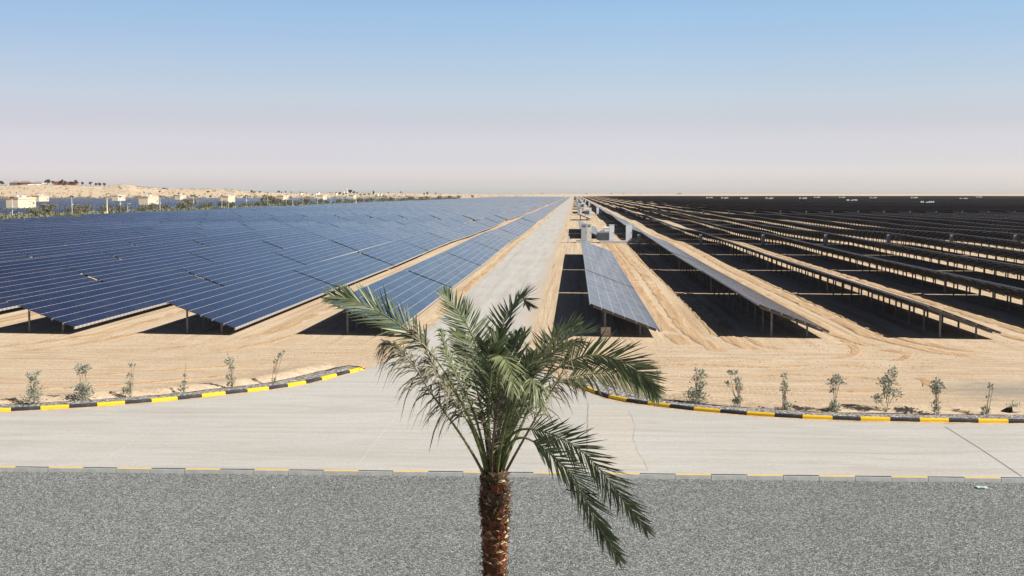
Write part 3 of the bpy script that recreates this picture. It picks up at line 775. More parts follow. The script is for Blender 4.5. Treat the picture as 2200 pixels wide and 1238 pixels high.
# white stations seen over the dark field, far right
wst = [(1992, 432.5), (1830, 428.7), (1725, 424.6), (1653, 424.5), (1599, 424.4), (1557, 423.8), (1524, 423.2), (2070, 424.7), (1964, 423.3), (1876, 423.6), (1809, 422.7), (2103, 422.3), (1755, 422.6)]
wl_ = [r for r in wst]
for j, (px_, py_) in enumerate(sorted(wl_, key=lambda q: -q[1])):
    Dd = (H - 2.55) * F / (py_ - 415.6) if j < 2 else min(2600, (H - 3.0) * F / (py_ - 415.6))
    p = at_y(px_, py_, Dd)
    o = thing('station_cabinets', 'white cabinet cluster above the dark rows, %s nearest of those far to the right' % ordn(j), 'cabinet', (p.x, p.y, tz(p.x, p.y)), 0, 'white cabinets far out in the dark field')
    for q, (cx, cw, ch) in enumerate(((-3.9, .9, 2.9), (-2.7, .8, 2.9), (0, 1.6, 2.4), (1.4, .8, 2.9), (2.8, 1.0, 2.9), (4.1, .8, 2.9))):
        b = MB(); b.box(cx - cw/2, cx + cw/2, -.5, .5, 0, ch * (1.0 if j < 3 else 1.15)); b.obj('cabinet', M['white'], o)

# ------------------------------------------------------------------ beige station buildings in the far left field
cabs = [(13.4, 77.8, 446, 'largest'), (69.5, 94, 433, 'one half hidden behind the largest'), (240.5, 271, 431, 'one left of the lone pole'), (298, 341, 439.3, 'second largest'), (376, 401, 429, 'small far one in the middle'), (473.6, 506, 435, 'third largest'), (595, 619, 432, 'one behind the tall bush'), (682, 702.7, 430, 'one left of the minaret'), (749, 765.7, 428, 'rightmost')]
for xa_, xb_, yb_, nm in cabs:
    p = gp((xa_ * .6 + xb_ * .4), yb_, 1.85); Dn = p.y; xl_ = at_y(xa_, yb_, Dn).x
    o = thing('station_building', 'cream station building with orange eaves, %s' % nm, 'building', (xl_, Dn, 0), 0, 'cream station buildings in the far field')
    w, L, h = 5.25, 18.3, 5.45
    b = MB(); b.box(0, w, 0, L, -.5, h); b.obj('wall', M['cream'], o)
    b = MB(); b.box(-.15, w + .15, -.15, L + .15, h + .003, h + .8); b.obj('parapet', M['terra'], o)
    b = MB(); b.box(w + .17, w + .22, 0, L, h + .05, h + .78); b.obj('fascia', M['cream'], o)
    b = MB(); b.box(1.2, 3.9, 7, 10, h + .9, h + 1.5); b.box(1.5, 3.5, 3, 5, h + .9, h + 1.7); b.tube([(2.3, 10, h + 1.2), (2.3, 15, h + 1.2)], .4, 8); b.obj('roof_unit', M['aqua'], o)
    b = MB(); b.box(w + .002, w + .06, 11.5, 14, .0, 3.9); dd = b.obj('door', M['beige'], o)
    b = MB(); b.box(w + .062, w + .1, 12.6, 12.9, 2.6, 3.2); b.obj('handle', M['dark'], dd)
    b = MB(); b.box(w + .002, w + .05, 9.8, 14.8, 4.4, 4.5); b.box(w + .002, w + .05, 14.8, 14.9, 1.9, 4.4); b.obj('frame', M['dark'], o)
    b = MB(); b.box(w + .002, w + .05, 15.5, 16.6, 3.2, 4.1); b.obj('window', M['window'], o)

# ------------------------------------------------------------------ boundary fence
FX = -159.0; fn = thing('fence', 'long green wire fence with angled post tops on the left', 'fence')
fz = lambda y: tz(FX, y) + .55
pmesh = MB(); pmesh.tube([(0, 0, -.6), (0, 0, 3.0), (.42, 0, 3.62)], .115, 5); pmesh = pmesh.mesh('post', M['fencewire'])
ys = [330 + 3.7 * i for i in range(100)]
for y in ys: link('post', pmesh, fn, (FX, y, fz(y)))
mb = MB(); y = ys[-1] + 3.7
while y < 1700:
    mb.tube([(FX, y, fz(y) - .6), (FX, y, fz(y) + 3.0), (FX + .42, y, fz(y) + 3.62)], .115, 4); y += 3.7
o = mb.obj('distant_posts', M['fencewire'], fn); o['kind'] = 'stuff'
mb = MB(); yy_ = [322 + 7.4 * i for i in range(187)]
for zz, r_ in ((.1, .012), (.5, .010), (.9, .010), (1.3, .010), (1.7, .010), (2.1, .010), (2.5, .010), (3.0, .014)):
    mb.tube([(FX + .02, y, fz(y) + zz) for y in yy_], r_, 3, cap=False)
for dx, zz in ((.12, 3.2), (.22, 3.4), (.32, 3.62)): mb.tube([(FX + dx, y, fz(y) + zz) for y in yy_], .012, 3, cap=False)
mb.obj('wire', M['fencewire'], fn)

# ------------------------------------------------------------------ foliage makers
def leafball(mb, c, r, n, size, rng, flat_=.8, mi=0):
    for _ in range(n):
        while True:
            v = Vector((rng.uniform(-1, 1), rng.uniform(-1, 1), rng.uniform(-1, 1)))
            if .15 < v.length < 1: break
        v = v * (.55 + .45 * rng.random()) / max(v.length, .4)
        p = Vector(c) + Vector((v.x * r[0], v.y * r[1], v.z * r[2]))
        a = Vector((rng.gauss(0, 1), rng.gauss(0, 1), rng.gauss(0, 1))).normalized(); b = a.cross(Vector((rng.gauss(0, 1), rng.gauss(0, 1), rng.gauss(0, 1)))).normalized()
        s = size * rng.uniform(.6, 1.4)
        mb.add([p - a * s, p + b * s * .55, p + a * s, p - b * s * .55], [(0, 1, 2, 3)], mi)
def tree_meshes(seed, mat, kind):
    rng = random.Random(seed); mb = MB(); tr = MB()
    if kind == 'bush':      # unit: 1 m high, about 1.2 wide
        for k in range(9):
            a = rng.uniform(0, 6.28); q = rng.uniform(.05, .42); leafball(mb, (q*cos(a), q*sin(a), rng.uniform(.3, .8)), (.22, .22, .17), 70, .055, rng)
        for k in range(5):
            a = rng.uniform(0, 6.28); tr.tube([(0, 0, -.2), (.1*cos(a), .1*sin(a), .25), (.35*cos(a), .35*sin(a), .6)], [.035, .02, .01], 4)
    elif kind == 'tall':
        for k in range(10):
            a = rng.uniform(0, 6.28); z = rng.uniform(.3, .92); q = rng.uniform(0, .22) * (1.1 - z); leafball(mb, (q*cos(a), q*sin(a), z), (.17, .17, .13), 60, .045, rng)
        tr.tube([(0, 0, -.1), (.01, 0, .4), (0, .01, .8)], [.035, .025, .01], 5)
    else:
        for k in range(13):
            a = rng.uniform(0, 6.28); q = rng.uniform(.05, .38); leafball(mb, (q*cos(a), q*sin(a), rng.uniform(.42, .86)), (.2, .2, .14), 62, .05, rng)
        tr.tube([(0, 0, -.1), (.02, 0, .3), (0, 0, .55)], [.045, .035, .02], 5)
        for k in range(4):
            a = k * 1.6; tr.tube([(0, 0, .3), (.2*cos(a), .2*sin(a), .6)], [.025, .01], 4)
    return mb.mesh('crown', mat), tr.mesh('trunk', M['bark'])
TM = {k: [tree_meshes(i * 7 + 3, M['shrub'] if k == 'bush' else M['shrub2'], k) for i in range(3)] for k in ('bush', 'round', 'tall')}
TM['dbush'] = [tree_meshes(90 + i, M['shrub2'], 'bush') for i in range(2)]
TM['oround'] = [tree_meshes(70 + i, M['shrub'], 'round') for i in range(3)]
def plant(name, kind, p, h, w, lab, cat, grp, idx=0):
    o = thing(name, lab, cat, p, idx * 1.3, grp); o.scale = (w, w, h)
    c, t_ = TM[kind][idx % len(TM[kind])]; link('crown', c, o); link('trunk', t_, o); return o
# shrubs just behind the fence
SH = [(59, 1.0), (74, .8), (110, 1.3), (147, 1.2), (162, .9), (176, 1.2), (209, .95), (219, 1.1), (236, .9), (265, 1.2), (285, .9), (297, .9), (313, .95), (333, 1.2), (355, 1.0), (376, 1.35), (399, 1.1), (417, 1.6), (438, 1.0), (450, 1.2), (468, 1.3), (484, 1.1), (497, 1.0), (514, .9), (530, 1.0), (548, 1.1), (561, 1.2), (569, 1.5), (577, 2.2), (587, 1.3), (600, 1.6), (610, 1.2), (618, 1.2), (631, 1.1), (644, .9), (654, 1.4), (667, 1.5), (677, 1.1), (694, 1.3), (707, 1.0), (726, 1.1), (743, 1.0), (757, 1.0), (772, 1.3), (776, 1.1), (790, 1.1), (806, 1.3), (820, 1.1), (836, 1.2), (848, 1.4), (862, 1.1), (878, 1.4), (892, 1.6), (908, 1.3), (925, 1.6), (945, 1.6), (965, 1.5), (990, 1.6), (1020, 1.6)]
rng = random.Random(11)
for j, (px_, s_) in enumerate(SH):
    Y = 170.0 * F / (1236 - px_); X = -168.0 - rng.uniform(0, 6); p = Vector((X, Y, tz(X, Y)))
    big = s_ >= 1.5
    plant('tree' if big else 'shrub', 'oround' if j % 3 else 'bush', p, 3.1 * s_ + .6, 4.6 * s_, '%s olive brown %s behind the wire fence, %s from the left' % ('tall' if big else 'low' if s_ < 1 else 'bushy', 'tree' if big else 'shrub', ordn(j)), 'tree' if big else 'shrub', 'shrubs behind the wire fence', j)
mb = MB(); rng = random.Random(4)
for _ in range(5200):
    Y = 330 * (1800 / 330) ** rng.random(); X = rng.uniform(-181, -161.5); g = tz(X, Y); h = rng.uniform(.3, 1.2); r_ = rng.uniform(.5, 1.2) * (1 + Y / 900)
    leafball(mb, (X, Y, g + h * .7), (r_, r_, h), 4, .42 * (1 + Y / 900), rng)
stuff(mb.obj('ground_cover', M['cover']), 'low green scrub along the foot of the fence', 'scrub')

# floodlight poles along the fence
for j in range(20):
    Y = 362 + 44 * j; X = -165.0; z = tz(X, Y)
    o = thing('floodlight_pole', 'white floodlight pole with dark lamps behind the fence, %s from the left' % ordn(j), 'lamp pole', (X, Y, z), 0, 'floodlight poles along the fence')
    b = MB(); b.tube([(0, 0, -.3), (0, 0, 6.6)], [.13, .10], 8); b.obj('pole', M['white'], o)
    b = MB(); b.box(-.06, .06, -.9, .9, 6.6, 6.7); b.obj('crossbar', M['dark'], o)
    for q in (-.7, .7):
        b = MB(); b.box(-.1, .25, q - .28, q + .28, 6.72, 7.1); b.obj('floodlight', M['dark'], o)
    b = MB(); b.box(.02, .4, .05, .35, 4.15, 4.45); b.obj('camera_housing', M['white'], o)
for px_, ty_, X, lab in ((229.5, 426, -150, 'lone cream mast rising behind the left panels'), (765, 423, -150, 'cream mast beside the rightmost cream building')):
    p = at_x(px_, ty_, X); h = p.z; o = thing('mast', lab, 'mast', (X, p.y, 0))
    b = MB(); b.tube([(0, 0, -.3), (0, 0, h - .3)], [.22, .18], 8); b.obj('pole', M['cream'], o)
    b = MB(); b.box(-.2, .35, -.25, .25, h - .35, h); b.obj('head', M['cream'], o)
    b = MB(); b.box(-.9, .2, -.4, .4, 0, 2.1); b.obj('base_box', M['cream'], o)
for px_, ty_, nm in ((274, 438, 'left'), (491, 436, 'middle'), (628.7, 430, 'right')):
    p = at_x(px_, ty_, -151.0); h = p.z; o = thing('street_lamp', 'small lamp post with white head in front of the fence, %s one' % nm, 'street lamp', (-151, p.y, tz(-151, p.y)), 0, 'small lamp posts before the fence')
    b = MB(); b.tube([(0, 0, -.3), (0, 0, h - .1), (.35, 0, h)], [.09, .07, .06], 6); b.obj('pole', M['aqua'], o)
    b = MB(); b.box(.1, .9, -.2, .2, h - .02, h + .16); b.obj('lamp_head', M['white'], o)

# ------------------------------------------------------------------ dunes: trees, villas, village
TR = [(4,384,394.5,16,'round'),(102,384,396,16,'round'),(113,387.5,396,8,'round'),(131,381,393,14,'round'),(141,386.5,396,8,'round'),(154,388,396,9,'round'),(164.5,385,397,11,'round'),(177,388.5,397,9,'tall'),(194,390,398.5,10,'round'),(206,391,398,8,'round'),(214,393,401,11,'round'),(224,390,398.5,10,'round'),
 (352.5,403.6,407,9,'dbush'),(343,410,414,7,'dbush'),(447,410.6,416,9,'round'),(384,414,419,6,'dbush'),(411,418,424,7,'dbush'),(418,420,425,8,'dbush'),(374,419,424,7,'dbush'),(348,421,426,10,'dbush'),(452,420,425,7,'dbush'),(541,409,415.5,7,'round'),(547,411.5,416,7,'round'),(558.6,411.5,416,9,'round'),(575,414,417,3,'tall'),(598.7,410,416,7,'round'),(605,412.5,416,4,'round'),(613.5,411,415.5,4.5,'tall'),(626,412,415.5,5,'round'),(644.6,412.5,416,4,'round'),(650,413,416,4,'round'),(658,413.5,416,3,'tall'),
 (682,413,418.5,4,'tall'),(671,417.6,421,6,'dbush'),(709,413.5,416,4,'round'),(722,413.5,417,5,'round'),(729.7,413,420,9,'round'),(738,415.5,420,6,'round'),(752.6,408,418.5,13,'round'),(744,414,419.5,7,'round'),(760,411,418,8,'round'),(767,413.5,420,5,'round'),(774,417,420.5,8,'round'),(784,416.5,420.5,8,'round'),(793,416,420.8,9,'round'),(802.5,410,420,6,'tall'),(834.4,413.5,417,4.5,'round'),(861,412,417,5,'round'),(865,414,417,3,'round'),(911,415,420,5,'round'),(917.7,411.7,420.6,5.5,'tall'),(936,414,419,4,'tall'),(947,416.5,419,3,'round'),
 (1165,415,418.3,3.5,'round'),(1461,415,419,5,'round'),(1456,416.5,419,4,'round'),(1260,415.6,417.2,4,'dbush'),(1313,415.7,417.4,4,'dbush'),(1340,416,417.5,3,'dbush'),(1375,416.2,418,3,'tall')]
for j, (px_, ty_, by_, wd, kd) in enumerate(TR):
    p = hit(px_, by_); h = (by_ - ty_ + .6) * p.y / F; w = wd * p.y / F / (1.05 if kd != 'tall' else .62)
    lab = ('dark %s on the dunes, %s from the left along the skyline' % ({'round': 'round tree', 'tall': 'slender tree', 'dbush': 'low bush'}[kd], ordn(j)))
    plant('bush' if kd == 'dbush' else 'tree', kd, p, h, w, lab, 'bush' if kd == 'dbush' else 'tree', 'dark trees scattered over the dunes', j)
def villa(xa_, xb_, ty_, by_, lab, mats, roof='hip', name='villa', depth=14):
    p = hit((xa_ + xb_) / 2, by_ + .0); s = p.y / F; w = (xb_ - xa_) * s; h = (by_ - ty_) * s
    o = thing(name, lab, 'house', (p.x, p.y, p.z)); wm_, rm = mats; hw = h * (.55 if roof == 'hip' else .93)
    b = MB(); b.box(-w/2, w/2, 0, depth, -2, hw); b.obj('wall', wm_, o)
    if roof == 'hip':
        e = .8; q = min(w, depth) * .42
        vs = [(-w/2-e,-e,hw+.01),(w/2+e,-e,hw+.01),(w/2+e,depth+e,hw+.01),(-w/2-e,depth+e,hw+.01),(-w/2+q,depth/2,h),(w/2-q,depth/2,h)]
        b = MB(); b.add(vs, [(3,2,1,0),(0,1,5,4),(1,2,5),(2,3,4,5),(3,0,4)]); b.obj('roof', rm, o)
    else:
        b = MB(); b.box(-w/2 - .2, w/2 + .2, -.2, depth + .2, hw + .01, h); b.obj('roof', rm, o)
    n = max(1, int(w / 5))
    for k in range(n):
        x = -w/2 + w * (k + .5) / n; b = MB(); b.box(x - .8, x + .8, -.06, -.002, hw * .3, hw * .75); b.obj('window', M['window'], o)
    return o
villa(20, 42, 386.6, 396, 'left wing of the long grey roofed villa on the dune crest', (M['roof'], M['roof']))
villa(38, 66, 387, 395.6, 'long red brown villa with grey hip roof on the dune crest', (M['villa'], M['roof']))
villa(68, 90, 389, 396, 'small pale pavilion with hip roof between villa and tree', (M['wall'], M['roof']))
villa(114, 136, 388.5, 396.4, 'red brown flat roofed house left of the palm cluster on the crest', (M['villa'], M['roof']), 'flat')
villa(139, 161, 389.5, 396.8, 'red brown flat roofed house at the right end of the villas', (M['villa'], M['villa']), 'flat')
# terrace wall under the villas
mb = MB(); P = [hit(px_, 397.2) for px_ in range(-60, 111, 6)]
for a, b_ in zip(P, P[1:]):
    mb.add([(a.x, a.y, a.z - 2), (b_.x, b_.y, b_.z - 2), (b_.x, b_.y, b_.z + 1.0), (a.x, a.y, a.z + 1.0), (a.x, a.y + 1, a.z + 1.0), (b_.x, b_.y + 1, b_.z + 1.0)], [(0, 1, 2, 3), (3, 2, 5, 4)])
tag(mb.obj('terrace_wall', M['wall']), 'low white terrace wall below the villas on the dune', 'wall')
villa(615, 648, 415.4, 418, 'long low white compound left of the small village', (M['wall'], M['wall']), 'flat', 'compound')
villa(650, 680, 415.8, 418.2, 'low white compound right beside the other compound', (M['wall'], M['wall']), 'flat', 'compound')
villa(679.5, 684.5, 413.8, 418, 'small white house at the end of the white compound', (M['wall'], M['wall']), 'flat', 'house')
villa(718.5, 722.5, 415.4, 419.5, 'tiny white hut left of the mosque trees', (M['wall'], M['wall']), 'flat', 'house')
villa(778, 783, 416, 419.5, 'white hut behind the hedge right of the mosque', (M['wall'], M['wall']), 'flat', 'house')
villa(806.5, 812, 416.6, 420.5, 'white house beside the slender tree right of the mosque', (M['wall'], M['aqua']), 'flat', 'house')
villa(813, 818.5, 417, 420.8, 'white and blue house at the right end of the village', (M['wall'], M['aqua']), 'flat', 'house')
p = hit(740, 418.5); s_ = p.y / F
o = thing('mosque', 'small pale mosque with a slim minaret among dark trees', 'mosque', p)
b = MB(); b.box(-3.5 * s_, 3.0 * s_, 0, 8, -2, 5.2 * s_); b.obj('wall', M['wall'], o)
b = MB(); b.tube([(-1.5 * s_, 4, 5.1 * s_), (-1.5 * s_, 4, 5.9 * s_), (-1.5 * s_, 4, 6.6 * s_), (-1.5 * s_, 4, 7.1 * s_)], [1.6 * s_, 1.5 * s_, .9 * s_, .1], 12); b.obj('dome', M['wall'], o)
b = MB(); x_ = 5 * s_; b.tube([(x_, 4, -1), (x_, 4, 9.5 * s_), (x_, 4, 9.6 * s_), (x_, 4, 10 * s_), (x_, 4, 10.1 * s_), (x_, 4, 12.8 * s_), (x_, 4, 14.4 * s_)], [1.0 * s_, .9 * s_, 1.25 * s_, 1.25 * s_, .7 * s_, .65 * s_, .05], 10); b.obj('minaret', M['wall'], o)
# scrub dotted over the dunes
mb = MB(); rng = random.Random(21)
for _ in range(1500):
    px_ = rng.uniform(-100, 1150) if rng.random() < .8 else rng.uniform(-100, 560); d = ray(px_, 416); d = d / d.y
    fd, rd = foot_D(px_), ridge_D(px_); Y = fd + (rd - fd) * rng.random() ** 1.5; X = d.x * Y; z = dune_z(X, Y); r_ = rng.uniform(.5, 1.9)
    leafball(mb, (X, Y, z + r_ * .4), (r_ * 1.3, r_ * 1.3, r_ * .7), 9, r_ * .5, rng)
for _ in range(420):
    px_ = rng.uniform(-60, 900); d = ray(px_, 416); d = d / d.y; Y = foot_D(px_) - rng.uniform(0, 60); X = d.x * Y; r_ = rng.uniform(1.2, 3.2); z = max(0, dune_z(X, Y))
    leafball(mb, (X, Y, z + r_ * .7), (r_ * 1.6, r_ * 1.6, r_), 14, r_ * .4, rng)
stuff(mb.obj('dune_scrub', M['shrub']), 'small dry scrub dotted over the pale dunes', 'scrub')

# ------------------------------------------------------------------ saplings behind the kerbs
def sapling(px_, py_, clumps, stakes, lab, seed, weed=False):
    p = gp(px_, py_, .1); rng = random.Random(seed)
    o = thing('sapling' if not weed else 'weed', lab, 'sapling' if not weed else 'weed', p, 0, None)
    fo = MB(); st = MB(); top = max(c[1] for c in clumps)
    for cx, ch, cr, n in clumps:
        cy = rng.uniform(-.06, .06)
        base = (0, 0, 0) if ch < .35 or ch == top else (cx * .3, 0, ch * .45)
        if not weed: st.tube([base, (cx * .55, cy * .5, (base[2] + ch) * .5), (cx, cy, ch)], [.014, .010, .006], 5)
        for _ in range(int(n * 2.7)):
            v = Vector((rng.gauss(0, .5), rng.gauss(0, .5), rng.gauss(0, .5))) * cr * .85
            q = Vector((cx, cy, max(.02, ch + v.z))) + Vector((v.x, v.y, 0))
            d_ = (v.normalized() if v.length > 1e-4 else Vector((0, 0, 1))) + Vector((rng.gauss(0, .5), rng.gauss(0, .5), rng.uniform(.1, 1.2)))
            d_.normalize(); s = d_.cross(Vector((rng.gauss(0, 1), rng.gauss(0, 1), rng.gauss(0, 1)))).normalized(); l = rng.uniform(.065, .13) * (.8 if weed else 1); w = l * .24
            nn = d_.cross(s) * w * .5
            fo.add([q, q + d_ * l * .45 + s * w + nn, q + d_ * l, q + d_ * l * .45 - s * w + nn], [(0, 1, 2, 3)])
        if not weed and n > 20:
            for _ in range(n // 12):
                v = Vector((rng.gauss(0, .5), rng.gauss(0, .5), abs(rng.gauss(0, .5)))) * cr; st.tube([(cx * .6, cy, ch * .7), (cx + v.x, cy + v.y, ch + v.z)], [.006, .003], 4)
    fo.obj('foliage', M['sapleaf'], o)
    if not weed:
        st.obj('stem', M['stem'], o)
        for x0, x1, h in stakes:
            b = MB(); b.tube([(x0, -.05, -.05), (x1, -.04, h)], [.014, .012], 6); b.obj('stake', M['stake'], o)
    return o
sapling(73, 868, [(0,.22,.36,95),(0,.55,.24,45),(0,.85,.14,26),(-.13,1.05,.10,14),(.16,1.12,.12,18)], [], 'bushy pale sapling at the far left behind the kerb', 1)
sapling(178, 860, [(0,.28,.38,150),(0,.5,.22,36),(-.15,1.18,.13,22),(.15,1.22,.13,24),(0,1.1,.12,20)], [], 'sapling with round base and leafy top, second from left', 2)
sapling(280, 853, [(-.13,.22,.17,38),(-.02,.5,.1,12),(.0,.8,.1,14),(.08,1.22,.07,10)], [(.05, .2, 1.15)], 'thin sapling tied to a leaning stake, third from left', 3)
sapling(395, 844, [(-.03,.12,.14,30),(.04,.4,.07,8),(.08,.66,.05,6)], [(.0, .12, 1.16)], 'smallest sapling with a thin bare stake, fourth from left', 4)
sapling(500, 833, [(-.14,.12,.1,14),(-.14,.42,.1,16),(.05,.3,.08,8),(-.02,.78,.1,18),(-.08,1.08,.15,32)], [(.02, .0, 1.0), (.08, .07, .75)], 'tall sapling with tufted top and two stakes, fifth from left', 5)
sapling(587, 824, [(.05,.1,.07,8),(.12,.9,.06,7),(.28,1.15,.08,12),(.42,1.25,.06,10)], [(-.05, .1, 1.15), (.08, .2, .9)], 'sparse leaning sapling nearest the junction on the left', 6)
sapling(1413, 856, [(0,.15,.1,16),(0,.7,.08,10),(.02,.95,.07,12)], [(-.06, -.03, .95), (.07, .04, 1.0)], 'thin staked sapling just right of the palm fronds', 7)
sapling(1496, 865, [(-.02,.24,.36,170),(.12,.55,.16,28),(-.05,.9,.14,24),(.22,1.0,.13,26),(.28,.72,.1,18),(0,1.18,.08,10),(.18,1.15,.08,10)], [], 'bushiest sapling with dense round base right of the palm', 8)
sapling(1585, 873, [(-.04,.14,.14,38),(.02,.3,.12,20),(.04,.66,.12,28),(-.01,.92,.12,26),(-.12,1.2,.11,18),(-.32,1.24,.07,12),(-.4,.82,.07,14)], [(.06, .05, 1.05)], 'sapling with one arching side twig, right of the bushiest', 9)
sapling(1684, 880, [(.12,.12,.18,50),(0,.4,.06,8),(.03,.7,.13,22),(0,.92,.1,14),(0,1.2,.09,14)], [(-.05, -.05, 1.1), (.05, .04, 1.0)], 'upright staked sapling with a low tuft at its foot', 10)
sapling(1793, 884, [(0,.12,.18,55),(0,.3,.1,15),(-.05,.72,.08,10),(-.08,1.03,.14,26),(.17,1.1,.13,26),(.05,1.2,.1,18)], [], 'forked sapling with round head and round foot', 11)
sapling(1904, 885, [(0,.06,.08,8),(-.33,.45,.14,28),(.35,.66,.18,28),(0,.66,.2,34),(0,.95,.25,52),(.1,1.25,.2,40),(.22,1.48,.12,22),(-.18,1.1,.1,14)], [], 'tallest and leafiest sapling right of the palm', 12)
sapling(2011, 889, [(0,.14,.12,28),(0,.35,.1,14),(-.02,.82,.16,32),(.12,.95,.17,38),(-.1,.98,.16,36),(0,1.15,.1,18)], [(-.06, -.04, 1.0), (.06, .05, .95)], 'sapling with full drooping head and two stakes', 13)
sapling(2118, 891, [(-.03,.1,.15,34),(.1,.62,.05,6),(.15,.98,.09,14)], [(0, .1, 1.0), (.05, .22, 1.02)], 'bare staked sapling nearest the right edge', 14)
sapling(2179, 876, [(0, .04, .14, 16), (.1, .04, .12, 10), (-.12, .04, .12, 10)], [], 'low green weed on the sand near the right edge', 15, True)

# ------------------------------------------------------------------ the date palm
PY = 17.0
palm = thing('palm_tree', 'young date palm with rough red brown trunk in the gravel foreground', 'palm tree', (0, 0, 0))
tb = at_y(1063, 1040, PY); TXm, TYm, TZ = tb.x, tb.y, tb.z
pr = random.Random(8)
def tr_r(z): return .140 + .010 * sin(z * 2.3) + (.026 if z > TZ - .45 else 0) * min(1, (TZ + .05 - z) / .2)
tk = MB(); zs = [-.1 + (TZ + .12) * i / 60 for i in range(61)]
tk.tube([(TXm, TYm, z) for z in zs] + [(TXm, TYm, TZ + .12), (TXm, TYm, TZ + .28)], [max(.05, tr_r(z) * .93) * (1 - .35 * sstep(TZ - .1, TZ + .05, z)) for z in zs] + [.09, .05], 20, 2)
row = 0; z = -.05
while z < TZ - .0:
    n = 8; dz = .086
    for k in range(n):
        if pr.random() < .04: continue
        a = 2 * pi * (k + .5 * (row % 2)) / n + pr.uniform(-.1, .1) + row * .06; zz = z + pr.uniform(-.03, .03); r = tr_r(zz)
        hw = pi / n * pr.uniform(.92, 1.12); hh = .17 * pr.uniform(.85, 1.15); out = pr.uniform(.02, .055); upper = zz > TZ - .55
        vs = []; cols_ = 6
        for j, (zf, ro) in enumerate(((0, -.02), (.35, .012), (.75, out * .8), (1.0, out))):
            for c in range(cols_ + 1):
                u = c / cols_ * 2 - 1; wd = hw * (.55 + .45 * min(1, zf * 1.8)); rr = r + ro * (1 - .45 * u * u) + pr.uniform(-.003, .003)
                zt = zz + hh * zf - (.022 * u * u if j == 3 else .02 * u * u * zf) + (pr.uniform(-.008, .008) if j == 3 else 0)
                vs.append((TXm + rr * cos(a + u * wd), TYm + rr * sin(a + u * wd), zt))
        w_ = cols_ + 1
        # cut rim: a pale lip going inwards
        lip = pr.uniform(.02, .06)
        for c in range(w_):
            u = c / cols_ * 2 - 1; rr = r - .01; wd = hw
            vs.append((TXm + (rr + out * .1) * cos(a + u * wd * .9), TYm + (rr + out * .1) * sin(a + u * wd * .9), vs[3 * w_ + c][2] + lip * (.55 + .45 * (1 - u * u)) - .004))
        top_ = zz > TZ - .42
        mi = 2 if top_ and pr.random() < .6 else 0 if not (upper and pr.random() < .05) else 3
        tk.add(vs, [(j*w_+c, j*w_+c+1, (j+1)*w_+c+1, (j+1)*w_+c) for j in range(3) for c in range(cols_)], mi)
        fs_ = [(3*w_+c, 3*w_+c+1, 4*w_+c+1, 4*w_+c) for c in range(cols_)]
        tk.add(vs, fs_, 1 if pr.random() < (.85 if not upper else .35) else 2)
    row += 1; z += dz
# fibre wisps; a shaggy collar just under the crown
for _ in range(900):
    zz = pr.uniform(TZ - .42, TZ + .14); a = pr.uniform(0, 6.28); r = tr_r(zz) + pr.uniform(-.02, .03); p0 = Vector((TXm + r * cos(a), TYm + r * sin(a), zz)); tn = Vector((-sin(a), cos(a), 0)); rd_ = Vector((cos(a), sin(a), 0))
    d_ = (tn * pr.gauss(0, .8) + Vector((0, 0, pr.uniform(-.7, 1.1))) + rd_ * pr.uniform(0, .5)).normalized(); l = pr.uniform(.05, .13); w = rd_.cross(d_) * .007
    tk.add([p0 - w, p0 + w, p0 + d_ * l * .6 + w * .6, p0 + d_ * l, p0 + d_ * l * .6 - w * .6], [(0, 1, 2, 3, 4)], 2 if pr.random() < .8 else 1)
for _ in range(1300):
    zz = pr.uniform(1.2, TZ + .16); up_ = zz > TZ - .6
    if not up_ and pr.random() < .35: continue
    a = pr.uniform(0, 6.28); r = tr_r(zz) + pr.uniform(.0, .04); p0 = Vector((TXm + r * cos(a), TYm + r * sin(a), zz)); tn = Vector((-sin(a), cos(a), 0)); rd_ = Vector((cos(a), sin(a), 0))
    l = pr.uniform(.06, .2); d_ = (tn * pr.choice((-1, 1)) + Vector((0, 0, pr.uniform(-1.2, .6))) + rd_ * pr.uniform(-.1, .12)).normalized(); w = Vector((0, 0, 1)).cross(d_).normalized() * .0 + rd_.cross(d_) * .006
    tk.add([p0 - w, p0 + w, p0 + d_ * l * .5 + rd_ * .01 + w, p0 + d_ * l + rd_ * .0, p0 + d_ * l * .5 + rd_ * .01 - w], [(0, 1, 2, 3, 4)], 2)
tk.obj('trunk', [M['boot'], M['cut'], M['fibre'], M['bootlight']], palm)

